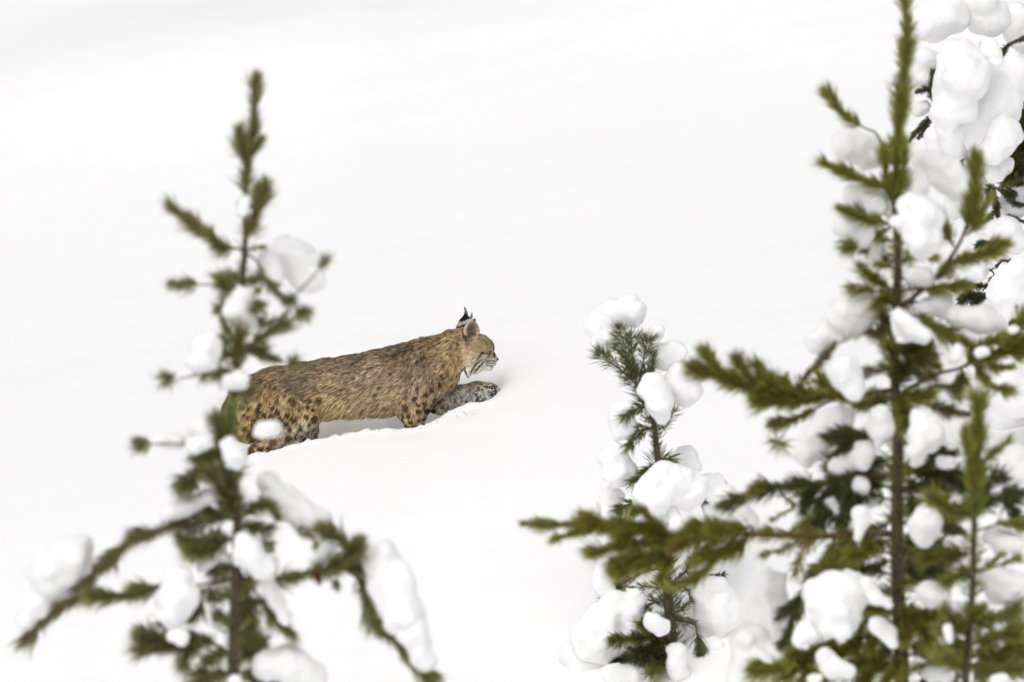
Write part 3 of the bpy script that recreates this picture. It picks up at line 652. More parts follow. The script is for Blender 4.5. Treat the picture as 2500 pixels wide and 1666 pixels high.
# ---- spruce at the right edge, behind, loaded with snow pillows
D = Tree('spruce_tree', 'dark spruce at the right edge buried in big snow pillows, behind the tall pine', 'spruce tree', 33.0, (0.055, 0.068, 0.034), 0.018, dens=3200, width=.0016, yellow=.12)
D.trunk(1, '2575,-160 2572,100 2570,400 2574,800 2580,1200 2584,1700', 0.05, 0.03)
def sprig(s, w, dz=None, crop=8, **k): D.br(crop, s, w, dz, **{**dict(dens=1.1, ang=48, t0=.3), **k})
for s, w in (('910,160 720,210 640,330 600,330 585,215', 17), ('920,330 760,430 560,470 500,480', 15), ('900,280 700,420 520,600 380,520 345,360', 22),
             ('900,420 700,560 520,700 470,780', 22), ('900,560 800,640 700,760 640,820', 18), ('910,700 800,760 760,840 690,860', 24), ('900,900 800,880 680,890 720,940', 18), ('900,960 760,980 650,900 655,1000', 18), ('900,1080 780,1060 700,1040 755,1080', 16),
             ('900,1140 720,1150 590,1170', 22), ('900,1240 720,1260 600,1290', 20), ('900,1340 700,1360 560,1370 480,1320', 24), ('900,1420 680,1420 490,1420', 26), ('920,1500 820,1500 750,1470', 16), ('900,1560 780,1540 720,1550', 22)):
    D.br(8, s, w, rng.uniform(-.35, .1), dens=1.1, ang=46, t0=.12, rw=.004)
for s, w in (('350,480 330,430 275,440', 20), ('350,500 340,420 350,350', 22), ('345,540 320,590 260,640', 22), ('340,560 300,600 240,670', 18), ('360,470 365,430 360,400', 18), ('330,600 300,640 280,660', 16), ('400,740 420,700 410,690', 18), ('400,750 440,760 480,790', 16), ('410,730 380,745 350,745', 14),
             ('620,330 650,340 685,320', 15), ('610,340 640,360 625,385', 14), ('600,330 620,350 600,360', 14), ('540,470 550,455 570,490', 14), ('530,470 510,470 492,482', 11), ('545,465 555,460 545,450', 12),
             ('760,880 770,850 784,830', 18), ('690,890 710,910 740,930', 16), ('650,910 620,900 615,940', 22), ('640,960 650,1000 660,1040', 18), ('660,1000 620,1040 600,1060', 16), ('690,1040 720,1060 755,1080', 16), ('600,1170 590,1160 565,1175', 20), ('620,1150 640,1150 650,1165', 18),
             ('620,1290 600,1290 590,1300', 18), ('640,1310 630,1340 625,1370', 18), ('650,1270 690,1250 720,1265', 15), ('470,1330 480,1310 480,1290', 12), ('560,1370 545,1360 520,1365', 22), ('540,1420 520,1400 490,1440', 30), ('600,1400 570,1430 540,1450', 30)):
    sprig(s, w, rng.uniform(-.06, .02), t0=.1, rw=.003)
for s, w in (('784,560 760,640 740,760', 46), ('790,640 770,720 700,840', 44), ('800,700 760,780 690,860', 40), ('800,500 780,600 775,640', 34), ('800,780 760,800 720,840', 36)):
    sprig(s, w, -.1, ang=28, dens=1.5, t0=.1, col=(.10, .09, .026))
for c, s, z in ((8, '420,60,110 330,120,90', .12), (8, '620,80,100 560,20,90', .2), (8, '740,90,80 780,180,70', .1), (8, '310,290,60 300,380,55', .05), (8, '480,270,90 500,360,115 440,500,95', -.12), (8, '610,240,50 650,290,40', -.1), (8, '440,600,85 460,720,50', -.1),
                (8, '740,330,75 660,480,110 580,640,90', -.3), (8, '700,640,80 640,720,60', -.3), (8, '290,520,46', .02), (8, '350,660,50 370,700,45', -.06), (8, '690,790,50 640,830,45', -.1), (8, '730,980,70 770,920,60', .05), (8, '640,1100,48 700,1100,60 740,1160,60', -.14),
                (8, '630,1275,18', -.1), (8, '670,1290,16 690,1270,18', -.1), (8, '645,1330,15', -.1), (8, '760,1320,80 700,1400,85 740,1500,80', -.2), (8, '560,1300,50 500,1310,48', .03), (8, '400,800,100 480,860,80', .15), (8, '560,780,60 550,900,60', .12), (8, '455,1305,20', -.02),
                (8, '700,560,70 740,700,40', .05), (8, '450,990,60 560,960,50', .15), (1, '2440,880,70 2470,950,60', .1), (1, '2470,1030,60 2450,1100,50', .15)):
    D.snow(c, s, z, .8)

# ------------------------------------------------------------------ the bobcat
def U(x, y, dep): return np.array([x, dep, -y], float)
PR = []   # (a, ra, b, rb, depth_scale, blend, fur direction (right, down, depth), fur length, lift)
def pr(a, ra, b, rb, ky=1.0, k=34, fd=(-1, .4, 0), fl=60, lift=.42): PR.append((U(*a), ra, U(*b), rb, ky, k, np.array([fd[0], fd[2], -fd[1]], float), fl, lift))
T = [(300, 800, 160), (500, 768, 186), (700, 745, 198), (900, 725, 208), (1100, 705, 216), (1300, 680, 232), (1450, 655, 240), (1600, 610, 238), (1710, 560, 205)]
for i in range(len(T) - 1):
    pr((T[i][0], T[i][1], 0), T[i][2], (T[i + 1][0], T[i + 1][1], 0), T[i + 1][2], .76, 40, (-1, .55, 0), 60, .52)
pr((1690, 525, 0), 192, (1860, 440, 0), 148, .85, 40, (-.8, .75, 0), 46); pr((1860, 440, 0), 148, (1980, 425, 0), 122, .9, 30, (-.7, .8, 0), 40); pr((1870, 385, 0), 108, (1965, 345, 0), 88, .9, 30, (-1, .35, 0), 30)
for sd in (-1, 1):                                   # shoulders, haunches
    pr((1580, 525, sd * 95), 138, (1630, 690, sd * 122), 138, .85, 20, (-.5, 1, 0), 50)
    pr((380, 800, sd * 95), 165, (560, 870, sd * 112), 146, .75, 22, (-.6, 1, 0), 56)
# near foreleg, planted in the furrow
pr((1630, 700, -122), 140, (1552, 880, -140), 110, .85, 20, (-.25, 1, 0), 32); pr((1552, 880, -138), 108, (1568, 1010, -120), 68, .9, 26, (.05, 1, 0), 22)
pr((1568, 1010, -120), 68, (1575, 1140, -118), 58, 1, 20, (0, 1, 0), 26); pr((1585, 1170, -118), 60, (1650, 1178, -120), 46, 1.1, 20, (.6, .6, 0), 18)
# far foreleg, swung forward over the snow
pr((1690, 640, 70), 150, (1745, 830, 90), 92, .85, 34, (-.1, 1, 0), 40); pr((1745, 835, 90), 90, (1900, 785, 85), 66, .9, 26, (.5, .6, 0), 34)
pr((1900, 785, 85), 66, (2060, 762, 70), 70, .9, 24, (.7, .6, 0), 24); pr((2050, 765, 70), 80, (2150, 772, 62), 76, 1.1, 22, (1, .3, 0), 16)
for t in (-52, -18, 18, 52): pr((2150, 758 + abs(t) * .25, 62 + t), 42, (2194, 780 + abs(t) * .3, 62 + t), 33, 1, 12, (1, .3, 0), 12)
# near hind leg
pr((540, 860, -112), 146, (715, 940, -122), 106, .8, 20, (-.35, 1, 0), 42); pr((700, 985, -110), 96, (450, 1140, -110), 66, .8, 30, (-.6, 1, 0), 34)
pr((450, 1140, -110), 62, (325, 1205, -108), 50, .9, 24, (-.4, 1, 0), 34); pr((325, 1205, -108), 48, (370, 1390, -110), 42, 1, 20, (.1, 1, 0), 24); pr((370, 1395, -110), 46, (480, 1410, -112), 44, 1.2, 20, (.7, .5, 0), 18)
# far hind leg
pr((480, 860, 95), 140, (640, 980, 100), 92, .8, 34, (-.3, 1, 0), 50); pr((640, 985, 100), 90, (735, 1060, 95), 72, .9, 26, (-.1, 1, 0), 40); pr((735, 1060, 95), 70, (735, 1250, 95), 52, 1, 22, (0, 1, 0), 28); pr((740, 1280, 95), 54, (815, 1285, 95), 46, 1.1, 20, (.6, .6, 0), 18)
# buttocks and tail
pr((240, 880, 0), 130, (270, 1020, -20), 110, 1.2, 40, (-.5, 1, 0), 56); pr((170, 790, 0), 34, (105, 880, 0), 30, 1, 16, (-.5, 1, 0), 30); pr((105, 880, 0), 30, (80, 985, 0), 24, 1, 14, (-.2, 1, 0), 26)
# head
pr((2035, 422, 0), 112, (2050, 420, 0), 112, 1.22, 30, (-1, .2, 0), 24, .35); pr((2090, 400, 0), 84, (2112, 408, 0), 72, 1.05, 26, (-.9, -.2, 0), 12, .3)
pr((2095, 475, 0), 84, (2160, 505, 0), 44, .95, 26, (-1, .15, 0), 10, .28); pr((2168, 470, 0), 28, (2196, 497, 0), 17, .9, 14, (-1, -.1, 0), 7, .25); pr((2100, 545, 0), 40, (2148, 560, 0), 28, .95, 18, (-.8, .6, 0), 13, .35)
for sd in (-1, 1):
    pr((2025, 505, sd * 60), 74, (2040, 530, sd * 62), 60, .9, 30, (-.75, .85, 0), 40, .4); pr((1990, 560, sd * 78), 36, (1988, 600, sd * 80), 14, .8, 16, (-.15, 1, 0), 34, .3)
    pr((2165, 524, sd * 18), 28, (2172, 528, sd * 18), 26, 1, 12, (-1, .2, 0), 8, .28)
EARS = []
def ear(c, n, up, ru, rv, rn, taper, depth):
    n = np.array([n[0], n[2], -n[1]], float); n /= np.linalg.norm(n); up = np.array([up[0], up[2], -up[1]], float)
    v = up - (up @ n) * n; v /= np.linalg.norm(v); EARS.append((U(*c), np.cross(v, n), v, n, ru, rv, rn, taper, depth))
ear((2008, 264, -92), (.5, -.05, -.86), (.14, -1, -.1), 72, 86, 24, .3, 16)
ear((1966, 248, 90), (.45, -.1, .88), (.0, -1, .1), 92, 108, 22, .86, 15)
def ear_d(p, E):
    c, u, v, n, ru, rv, rn, tp, dp = E
    q = p - c; a = q @ u; b = q @ v; g = q @ n
    w = 1 - tp * np.clip(b / rv, 0, 1)
    outer = (np.sqrt((a / (ru * w)) ** 2 + (b / rv) ** 2 + (g / rn) ** 2) - 1) * rn * 1.1
    inner = (np.sqrt((a / (ru * w * .8)) ** 2 + ((b + 4) / (rv * .82)) ** 2 + ((g - dp) / (rn * .95)) ** 2) - 1) * rn
    return np.maximum(outer, -inner)
H = 9.0
lo = np.array([10, -320, -1500.0]); dim = (np.array([2290, 320, -90]) - lo) / H
axs = [lo[k] + H * np.arange(int(dim[k]) + 1) for k in range(3)]
F = np.full([len(a) for a in axs], 500.0, np.float32)
def scl(a, ky): return a / np.array([1, ky, 1])
def prim_d(p, q): return cone_d(scl(p, q[4]), scl(q[0], q[4]), q[1], scl(q[2], q[4]), q[3])
def add_prim(fn, bl, bh, k):
    global F
    s = tuple(slice(max(0, int((bl[a] - lo[a]) / H)), min(F.shape[a], int((bh[a] - lo[a]) / H) + 2)) for a in range(3))
    g = np.stack(np.meshgrid(*[axs[a][s[a]] for a in range(3)], indexing='ij'), -1)
    F[s] = smin(F[s], fn(g), k)
for q in PR:
    m = 75; r = np.array([q[1], q[1] * max(1, q[4]), q[1]]); r2 = np.array([q[3], q[3] * max(1, q[4]), q[3]])
    add_prim(lambda g: prim_d(g, q), np.minimum(q[0] - r, q[2] - r2) - m, np.maximum(q[0] + r, q[2] + r2) + m, q[5])
for E_ in EARS: add_prim(lambda g: ear_d(g, E_), E_[0] - 140, E_[0] + 140, 12)
gg = np.stack(np.meshgrid(*axs, indexing='ij'), -1)
F += (5 * perlin(gg / 70.0, 8)).astype(np.float32) * (gg[..., 0] < 1950)
bco, bq = surface_nets(F, lo, H)
btri = np.vstack([bq[:, [0, 1, 2]], bq[:, [0, 2, 3]]])
fn_ = np.cross(bco[btri[:, 1]] - bco[btri[:, 0]], bco[btri[:, 2]] - bco[btri[:, 0]])
area = np.linalg.norm(fn_, axis=1) * .5
vn = np.zeros_like(bco)
for k in range(3): np.add.at(vn, btri[:, k], fn_)
vn /= np.linalg.norm(vn, axis=1)[:, None] + 1e-9

ANCH = np.array([(270, 650, .22, .16, .085), (700, 560, .20, .15, .09), (1100, 500, .20, .15, .09), (1450, 420, .19, .135, .08), (1700, 340, .25, .165, .08), (1880, 300, .30, .20, .09), (1900, 480, .36, .235, .105), (1850, 600, .38, .26, .13),
    (700, 680, .20, .15, .10), (1100, 650, .28, .205, .13), (1300, 600, .28, .205, .13), (1600, 520, .21, .155, .10), (1700, 650, .26, .18, .10), (1650, 850, .35, .25, .14), (1560, 1000, .47, .34, .19), (1570, 1200, .45, .33, .2), (1350, 850, .50, .36, .19), (1400, 770, .40, .30, .18), (1230, 770, .36, .27, .165), (1150, 880, .52, .38, .20), (950, 900, .50, .35, .17),
    (800, 850, .44, .30, .14), (600, 900, .36, .24, .11), (400, 900, .36, .24, .10), (300, 1000, .36, .24, .10), (200, 850, .34, .23, .09), (320, 1200, .4, .28, .14), (700, 1060, .44, .37, .27), (740, 1250, .4, .33, .24), (1800, 850, .38, .33, .26), (1950, 780, .36, .32, .27), (2100, 780, .3, .27, .24), (2200, 770, .34, .29, .25), (2100, 690, .42, .34, .24),
    (2050, 370, .31, .23, .125), (2120, 390, .34, .26, .15), (2060, 490, .40, .32, .2), (2090, 530, .66, .57, .45), (2040, 570, .6, .5, .38), (2145, 565, .80, .72, .62), (2178, 525, .66, .57, .45), (2165, 470, .40, .30, .19), (1990, 580, .55, .44, .31), (2080, 560, .66, .57, .46)])
MARK = [  # (x1,y1,x2,y2,width,(rgb),strength) coat markings, plus shade painted into the body creases
    (1665, 872, 1700, 890, 22, (.02, .015, .012), 1), (1680, 890, 1700, 940, 14, (.03, .02, .015), .8), (1500, 1005, 1510, 1030, 22, (.05, .03, .02), .9), (2128, 503, 2190, 510, 5, (.03, .02, .02), .9), (2126, 520, 2180, 526, 5, (.03, .02, .02), .9), (2130, 540, 2172, 548, 6, (.03, .02, .02), .9),
    (2150, 445, 2090, 430, 6, (.05, .035, .02), .8), (2090, 430, 2060, 480, 6, (.05, .035, .02), .7), (2145, 462, 2060, 500, 6, (.05, .035, .02), .8), (2060, 500, 2020, 560, 7, (.05, .035, .02), .9), (2080, 520, 2030, 590, 6, (.05, .035, .02), .7), (1965, 540, 1985, 620, 9, (.04, .03, .02), .9), (2016, 560, 1996, 628, 7, (.04, .03, .02), .9),
    (2168, 420, 2174, 446, 5, (.85, .8, .7), 1), (2156, 424, 2150, 452, 5, (.02, .015, .012), 1), (2182, 420, 2190, 470, 5, (.05, .035, .025), .9), (2134, 458, 2100, 470, 6, (.8, .72, .58), .8), (2120, 480, 2070, 510, 5, (.75, .66, .52), .7), (2118, 492, 2050, 545, 6, (.04, .03, .02), .8), (2105, 425, 2080, 455, 6, (.05, .04, .025), .8),
    (1992, 545, 1992, 590, 10, (.7, .62, .5), .7), (2140, 452, 2100, 446, 6, (.62, .54, .42), .6), (2110, 350, 2140, 380, 5, (.08, .06, .03), .6), (2090, 330, 2120, 360, 4, (.08, .06, .03), .6), (2176, 450, 2190, 480, 7, (.10, .06, .045), .8),
    (1990, 310, 2030, 300, 16, (.06, .045, .035), .8), (2000, 290, 2010, 250, 10, (.10, .08, .065), .6), (1960, 280, 1965, 340, 7, (.05, .04, .03), .9), (1530, 590, 1505, 760, 22, (.08, .058, .042), .42), (1505, 760, 1480, 880, 20, (.08, .058, .042), .4), (600, 650, 720, 750, 26, (.08, .058, .04), .45), (720, 750, 790, 860, 14, (.10, .07, .045), .45),  # lines behind shoulder and along haunch: dark fur plus painted crease shadow
    (835, 840, 870, 940, 20, (.58, .43, .23), .6), (1440, 700, 1440, 860, 24, (.5, .37, .21), .5), (1600, 470, 1540, 560, 8, (.05, .038, .026), .6), (1660, 430, 1590, 500, 8, (.05, .038, .026), .5), (1740, 470, 1800, 540, 8, (.07, .05, .03), .5), (1770, 430, 1850, 500, 7, (.08, .055, .03), .5), (1480, 400, 1440, 470, 12, (.05, .035, .025), .6), (1560, 370, 1490, 440, 9, (.05, .035, .025), .6), (1990, 330, 1985, 380, 16, (.14, .11, .08), .5), (150, 790, 130, 815, 14, (.04, .03, .02), .8), (110, 850, 90, 875, 14, (.04, .03, .02), .8), (85, 920, 70, 940, 14, (.04, .03, .02), .8)]
# spots: scattered over the coat, small on the back, bold on the legs and lower flank
sel = rng.choice(len(bco), 6500, replace=False)
spots = []
for (x, y, r) in ((1570, 770, 22), (1640, 800, 20), (1725, 775, 20), (1600, 862, 22), (1660, 730, 18), (1755, 660, 18), (1540, 955, 20), (1600, 940, 18), (1520, 905, 18), (1500, 990, 22), (1630, 980, 20), (1700, 700, 17), (1785, 600, 16), (1560, 1000, 20), (1650, 850, 16),
                  (580, 960, 24), (640, 925, 22), (690, 1000, 22), (520, 870, 22), (460, 960, 24), (590, 880, 20), (735, 910, 20), (400, 1020, 22), (340, 930, 22), (520, 1040, 20), (420, 880, 20), (330, 1100, 22), (270, 1000, 22), (760, 1080, 22)):
    near_ = np.where(bco[:, 1] < 0)[0]; j = near_[np.argmin((bco[near_, 0] - x) ** 2 + (bco[near_, 2] + y) ** 2 + 0.02 * (bco[near_, 1] + 300) ** 2)]
    spots.append((bco[j][0], bco[j][1], -bco[j][2], r + 4, 1.2))
for i in sel:
    x, dp, y = bco[i][0], bco[i][1], -bco[i][2]
    if x > 1870 and y < 690: continue
    leg = (y > 780) and (x < 860 or x > 1430)
    if not leg and rng.random() < .25: continue
    r = rng.uniform(17, 36) if leg else rng.uniform(9, 20)
    if x > 1780 and y > 690: r *= 1.1
    if all((x - s[0]) ** 2 + (dp - s[1]) ** 2 + (y - s[2]) ** 2 > ((1.02 if leg else 1.2) * (r + s[3])) ** 2 for s in spots): spots.append((x, dp, y, r, (1.1 if leg else .7) * rng.uniform(.7, 1.1)))
skd = kdtree.KDTree(len(spots))
for i, s in enumerate(spots): skd.insert((s[0], s[1], -s[2]), i)
skd.balance()
SP = np.array(spots)

def coat(p):
    x, dp, y = p[:, 0], p[:, 1], -p[:, 2]
    d2 = (x[:, None] - ANCH[None, :, 0]) ** 2 + (y[:, None] - ANCH[None, :, 1]) ** 2 + 500
    w = d2 ** -1.8; c = (w[..., None] * ANCH[None, :, 2:]).sum(1) / w.sum(1)[:, None]
    c = c * (1 + .35 * perlin(p / 60.0, 11) + (.9 * perlin(p / np.array([44, 20, 20.]), 12) + .8 * perlin(p / np.array([26, 13, 13.]), 17)) * np.where(x > 1950, .35, 1))[:, None]
    inner = (np.abs(dp) < 60) & (y > 930) & (x < 1500); c[inner] = c[inner] * .4 + np.array([.5, .44, .36]) * .6
    pw = p + np.stack([9 * perlin(p / 22.0, 13), 9 * perlin(p / 22.0, 14), 14 * perlin(p / 26.0, 15)], -1)
    dist = np.empty(len(p)); idn = np.empty(len(p), int)
    for i, q in enumerate(pw):
        _, j, d = skd.find(q); dist[i] = d; idn[i] = j
    s = SP[idn]
    f = np.clip((1 - sstep(.65, 1.2, dist / s[:, 3])) * s[:, 4], 0, 1)
    c = c * (1 - f[:, None]) + f[:, None] * (np.array([.045, .028, .018]) + c * .06)
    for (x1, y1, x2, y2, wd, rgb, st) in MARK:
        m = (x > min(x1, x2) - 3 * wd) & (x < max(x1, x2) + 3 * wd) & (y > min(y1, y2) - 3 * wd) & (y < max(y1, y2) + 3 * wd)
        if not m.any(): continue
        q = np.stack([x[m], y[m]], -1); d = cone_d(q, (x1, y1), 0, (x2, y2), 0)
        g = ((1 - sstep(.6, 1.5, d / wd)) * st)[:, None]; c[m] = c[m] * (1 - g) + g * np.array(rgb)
    # ears
    for k, E_ in enumerate(EARS):
        q = p - E_[0]; b = q @ E_[2]; g = q @ E_[3]; a = q @ E_[1]
        on = (np.abs(a) < E_[4] * 1.15) & (b > -.55 * E_[5]) & (b < 1.2 * E_[5]) & (np.abs(g) < 46) & (p[:, 1] * (-1 if k == 0 else 1) > 35) & (-p[:, 2] < 300)
        if k == 0:
            back = on & (g < 0); c[back] = c[back] * .3 + .7 * np.array([.06, .05, .04])
            front = on & (g >= 0); rimf = sstep(.55, .95, np.sqrt((a / E_[4]) ** 2 + (b / E_[5]) ** 2))[:, None]
            c = np.where(front[:, None], (np.array([.24, .195, .15]) * (1 - rimf) + rimf * np.array([.5, .41, .29])) * (.75 + .5 * rng.random((len(p), 1))), c)
        else:
            blk = on & (b > 40 - .25 * a); c[blk] = np.array([.014, .014, .017])
            wht = on & (b > 10 - .25 * a) & (b <= 40 - .25 * a); c[wht] = np.array([.62, .57, .50])
            bas = on & (b <= 10 - .25 * a) & (b > -14 - .25 * a); c[bas] = np.array([.05, .04, .035])
    pn = perlin(p / 26.0, 21) + .5 * perlin(p / 11.0, 22)
    pf = ((x > 1960) & (y > 712))[..., None] * sstep(-.25, .15, pn)[:, None] * sstep(1960, 2060, x)[:, None]; c = c * (1 - .9 * pf) + np.array([.03, .027, .028]) * .9 * pf
    dust = ((x > 1790) & (y > 715))[..., None] * (sstep(.02, -.3, pn) * np.clip(.35 + sstep(760, 840, y), 0, .85))[:, None]; c = c * (1 - dust) + np.array([.62, .6, .58]) * dust
    return np.clip(c, .008, .9)

bobcat = empty('bobcat', (0, 0, 0), 'spotted tawny bobcat wading right through deep snow, one forepaw raised', 'bobcat')
CAT_BASE = np.array([CATO[0], CATO[1], float(rim_z(1100.0)) - .088]); bobcat.location = CAT_BASE
def toL(p): return (np.asarray(p) - U(1100, 700, 0)) * CU + (CATO - CAT_BASE)
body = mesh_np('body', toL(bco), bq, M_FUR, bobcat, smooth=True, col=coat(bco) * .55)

NF = 185000
boost = np.where(bco[btri[:, 0], 0] > 1940, 2.4, 1.0) * np.where(bco[btri[:, 0], 1] < 60, 1.0, .55) * np.where(-bco[btri[:, 0], 2] > 1150, .35, 1.0)
ti = rng.choice(len(btri), NF, p=area * boost / (area * boost).sum())
r1 = np.sqrt(rng.random(NF)); r2 = rng.random(NF)
bw = np.stack([1 - r1, r1 * (1 - r2), r1 * r2], 1)
root = (bco[btri[ti]] * bw[..., None]).sum(1); nrm = (vn[btri[ti]] * bw[..., None]).sum(1); nrm /= np.linalg.norm(nrm, axis=1)[:, None] + 1e-9
DD = np.stack([prim_d(root, q) for q in PR], 1); DD -= DD.min(1)[:, None]
wgt = np.exp(-DD / 16.0); wgt /= wgt.sum(1)[:, None]
fd = wgt @ np.array([q[6] / np.linalg.norm(q[6]) for q in PR]); fl = wgt @ np.array([q[7] for q in PR]); lift = wgt @ np.array([q[8] for q in PR])
for k, E_ in enumerate(EARS):
    on = ear_d(root, E_) < 8; fd[on] = E_[2]; fl[on] = 13; lift[on] = .22
yv = -root[:, 2]
low = sstep(780, 930, yv) * (root[:, 0] < 1450) * (root[:, 0] > 850); fd += low[:, None] * np.array([.35, 0, -.8]); fl *= 1 + .35 * low
fd += .42 * np.stack([perlin(root / 48.0, 31), perlin(root / 48.0, 32), perlin(root / 48.0, 33)], -1) * (root[:, :1] < 1960)
fd += .25 * np.stack([perlin(root / 16.0, 34), perlin(root / 16.0, 35), perlin(root / 16.0, 36)], -1)
fd -= (fd * nrm).sum(1)[:, None] * nrm; fd /= np.linalg.norm(fd, axis=1)[:, None] + 1e-6
fl = fl * rng.uniform(.7, 1.15, NF) * (1 + .35 * perlin(root / 40.0, 37)); lift = np.clip(lift + rng.normal(0, .1, NF) + .25 * perlin(root / 30.0, 38), .08, 1)
d0 = fd + nrm * (lift * 1.5)[:, None]; d0 /= np.linalg.norm(d0, axis=1)[:, None]
d1 = fd + nrm * (lift * .45)[:, None] + np.array([0, 0, -.12]); d1 /= np.linalg.norm(d1, axis=1)[:, None]
mid = root + d0 * (fl * .5)[:, None]; tip = mid + d1 * (fl * .55)[:, None]
# tufts: strands lean to their tuft leader
NL = 5200
lead = rng.choice(NF, NL, replace=False); kd = kdtree.KDTree(NL)
for i, j in enumerate(lead): kd.insert(root[j], i)
kd.balance()
li = np.array([kd.find(q)[1] for q in root]); lj = lead[li]
cl = np.where(root[:, 0] > 1960, .12, .55) * rng.uniform(.6, 1.1, NF)
tip += (tip[lj] - tip) * cl[:, None] * np.clip((fl / 60), 0, 1)[:, None]; mid += (mid[lj] - mid) * (cl * .35)[:, None] * np.clip((fl / 60), 0, 1)[:, None]
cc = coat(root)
tick = rng.random(NF); dark = np.where(tick < .26, rng.uniform(.3, .6, NF), rng.uniform(.85, 1.3, NF))
dark = np.where(root[:, 0] > 2050, .5 + .5 * dark, dark)
cc = (cc * .93 + cc.mean(1)[:, None] * .07) * dark[:, None] * 1.66
side = np.cross(d0, nrm); side /= np.linalg.norm(side, axis=1)[:, None] + 1e-9
side = side + .5 * rng.normal(size=(NF, 3)) * .5; wd = np.where(fl > 30, 2.0, 1.4)[:, None] * rng.uniform(.7, 1.2, NF)[:, None]
fco = np.stack([root - side * wd, root + side * wd, mid - side * wd * .8, mid + side * wd * .8, tip], 1).reshape(-1, 3)
i5 = np.arange(NF)[:, None] * 5
ft = np.concatenate([i5 + [0, 1, 3], i5 + [0, 3, 2], i5 + [2, 3, 4]], 0)
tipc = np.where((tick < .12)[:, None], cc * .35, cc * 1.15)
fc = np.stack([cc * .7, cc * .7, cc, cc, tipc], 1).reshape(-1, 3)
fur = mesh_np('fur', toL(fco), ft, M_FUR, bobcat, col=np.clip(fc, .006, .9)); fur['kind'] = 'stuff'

# face
def depth_at(x, y, sgn):
    i = int((x - lo[0]) / H); k = int((-y - lo[2]) / H); col_ = F[i, :, k]; ins = np.where(col_ < 0)[0]
    if len(ins) == 0: return sgn * 30.0
    return axs[1][ins[0] if sgn < 0 else ins[-1]]
def ball(name, c, r, mat, parent, seg=14):
    u = np.linspace(0, 2 * np.pi, seg, endpoint=False); v = np.linspace(0, np.pi, seg // 2 + 1)
    uu, vv = np.meshgrid(u, v, indexing='ij'); g = np.stack([np.cos(uu) * np.sin(vv) * r[0], np.sin(uu) * np.sin(vv) * r[1], np.cos(vv) * r[2]], -1) + c
    n, m = uu.shape; ix = np.arange(n * m).reshape(n, m); j = np.roll(ix, -1, 0)
    return mesh_np(name, toL(g.reshape(-1, 3)), np.stack([ix[:, :-1], ix[:, 1:], j[:, 1:], j[:, :-1]], -1).reshape(-1, 4), mat, parent, smooth=True)
M_EYE = plain_mat('cat_eye', (.42, .33, .10), .12, .6); M_PUP = plain_mat('cat_pupil', (.008, .007, .006), .15, .5); M_NOSE = plain_mat('cat_nose', (.06, .032, .03), .4, .4); M_WH = plain_mat('whisker_hair', (.8, .78, .74), .5, .3); M_BLK = plain_mat('tuft_hair', (.012, .012, .014), .7, .2)
for sg in (-1, 1):
    dpt = depth_at(2156, 436, sg)
    e = ball('eye', U(2155, 436, dpt + sg * -6), (13, 12, 11), M_EYE, bobcat); ball('pupil', U(2163, 436, dpt + sg * 1), (6, 5, 8), M_PUP, e)
ball('nose', U(2205, 500, 0), (14, 19, 13), M_NOSE, bobcat)
def hairs(name, mat, items, w):
    vs_, fs_ = [], []
    for a, b, c in items:
        t = np.linspace(0, 1, 7)[:, None]; pth = (1 - t) ** 2 * a + 2 * t * (1 - t) * b + t ** 2 * c
        co, f = tube(toL(pth), np.linspace(w, w * .25, 7), 4); fs_.append(f + sum(len(q) for q in vs_)); vs_.append(co)
    return mesh_np(name, np.vstack(vs_), np.vstack(fs_), mat, bobcat)
wh = []
for sg in (-1, 1):
    for i in range(7):
        y0 = 505 + 7 * (i % 4); a = U(2165 - 7 * (i // 4), y0, sg * 42); wh.append((a, a + np.array([10, sg * 70, -12.0]), a + np.array([-45 - 12 * i, sg * (120 + 6 * i), -45 - 9 * i])))
o = hairs('whiskers', M_WH, wh, .00035); o['kind'] = 'stuff'
tf = []
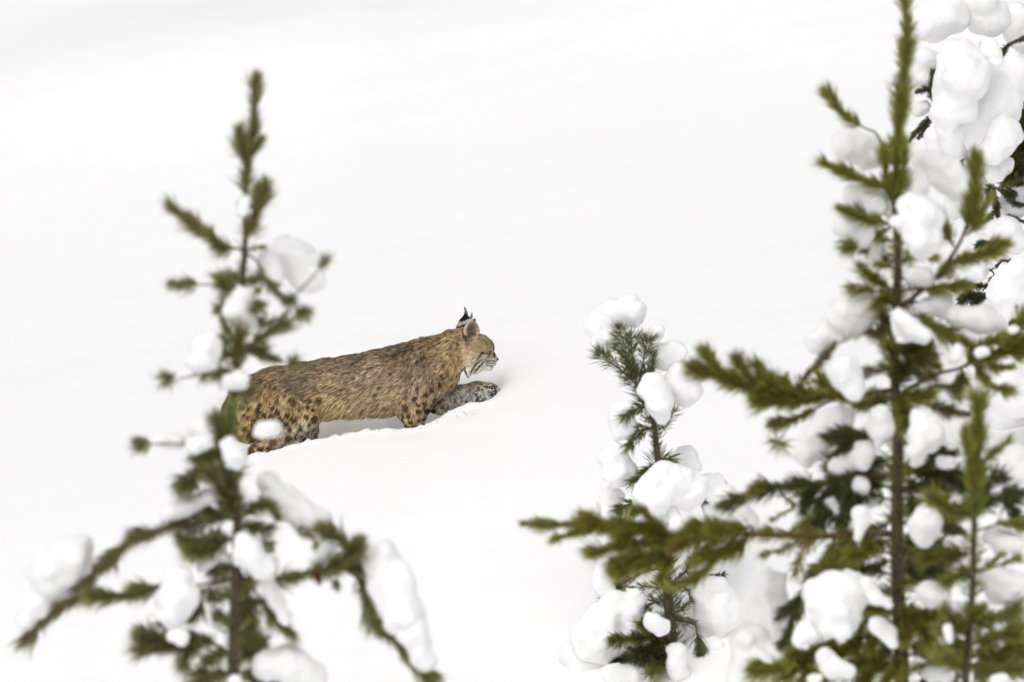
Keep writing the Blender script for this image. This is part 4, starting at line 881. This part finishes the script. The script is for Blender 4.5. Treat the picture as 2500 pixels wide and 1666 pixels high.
for (bx, by, bd, tx, ty) in ((1968, 156, 100, 1950, 100), (2004, 190, 96, 2010, 150), (2028, 180, -96, 2034, 168)):
    for i in range(16):
        a = U(bx + rng.normal(0, 6), by + rng.normal(2, 6), bd + rng.normal(0, 5)); c = U(tx + rng.normal(0, 3), ty + rng.normal(0, 5), bd + rng.normal(0, 3)); tf.append((a, (a + c) / 2 + np.array([3, 0, 0]), c))
o = hairs('ear_tufts', M_BLK, tf, .0006); o['kind'] = 'stuff'
# snow caked on the raised paw and crumbs thrown along the furrow
def crumbs(name, cen, rad, parent, org):
    V, Fa = [], []
    base = np.array([(1, 0, 0), (-1, 0, 0), (0, 1, 0), (0, -1, 0), (0, 0, 1), (0, 0, -1)], float); tri = np.array([(0, 2, 4), (2, 1, 4), (1, 3, 4), (3, 0, 4), (2, 0, 5), (1, 2, 5), (3, 1, 5), (0, 3, 5)])
    for i, (c, r) in enumerate(zip(cen, rad)):
        V.append(c + base * r * rng.uniform(.6, 1.3, (6, 1)) + rng.normal(0, .2 * r, (6, 3))); Fa.append(tri + 6 * i)
    o = mesh_np(name, np.vstack(V) - org, np.vstack(Fa), M_SNOW, parent, smooth=True); o['kind'] = 'stuff'; return o
pm = (bco[:, 0] > 1840) & (-bco[:, 2] > 690) & (vn[:, 1] < .3)
pi = np.where(pm)[0]; wgtp = (sstep(700, 840, -bco[pi, 2]) + .25) * sstep(-.15, .3, perlin(bco[pi] / 34.0, 44)) * (.4 + sstep(1980, 2180, bco[pi, 0])); pick = rng.choice(pi, 420, p=wgtp / wgtp.sum())
crumbs('snow_crust', toL(bco[pick] + vn[pick] * rng.uniform(4, 12, (420, 1))), rng.uniform(.0008, .0032, 420), bobcat, np.zeros(3))
cx = rng.uniform(150, 2080, 1500); cyl = np.where(rng.random(1500) < .7, rng.normal(-.135, .018, 1500), rng.uniform(-.11, .2, 1500))
X = CATO[0] + (cx - 1100) * CU; Y = CATO[1] + cyl; Z = ground_z(X, Y)
sp = crumbs('loose_snow', np.stack([X, Y, Z - .0008], -1), rng.uniform(.001, .0042, 1500) * rng.uniform(.4, 1, 1500), None, np.zeros(3))
sp['label'] = 'loose snow crumbs along the lip of the cat\'s furrow'; sp['category'] = 'snow'
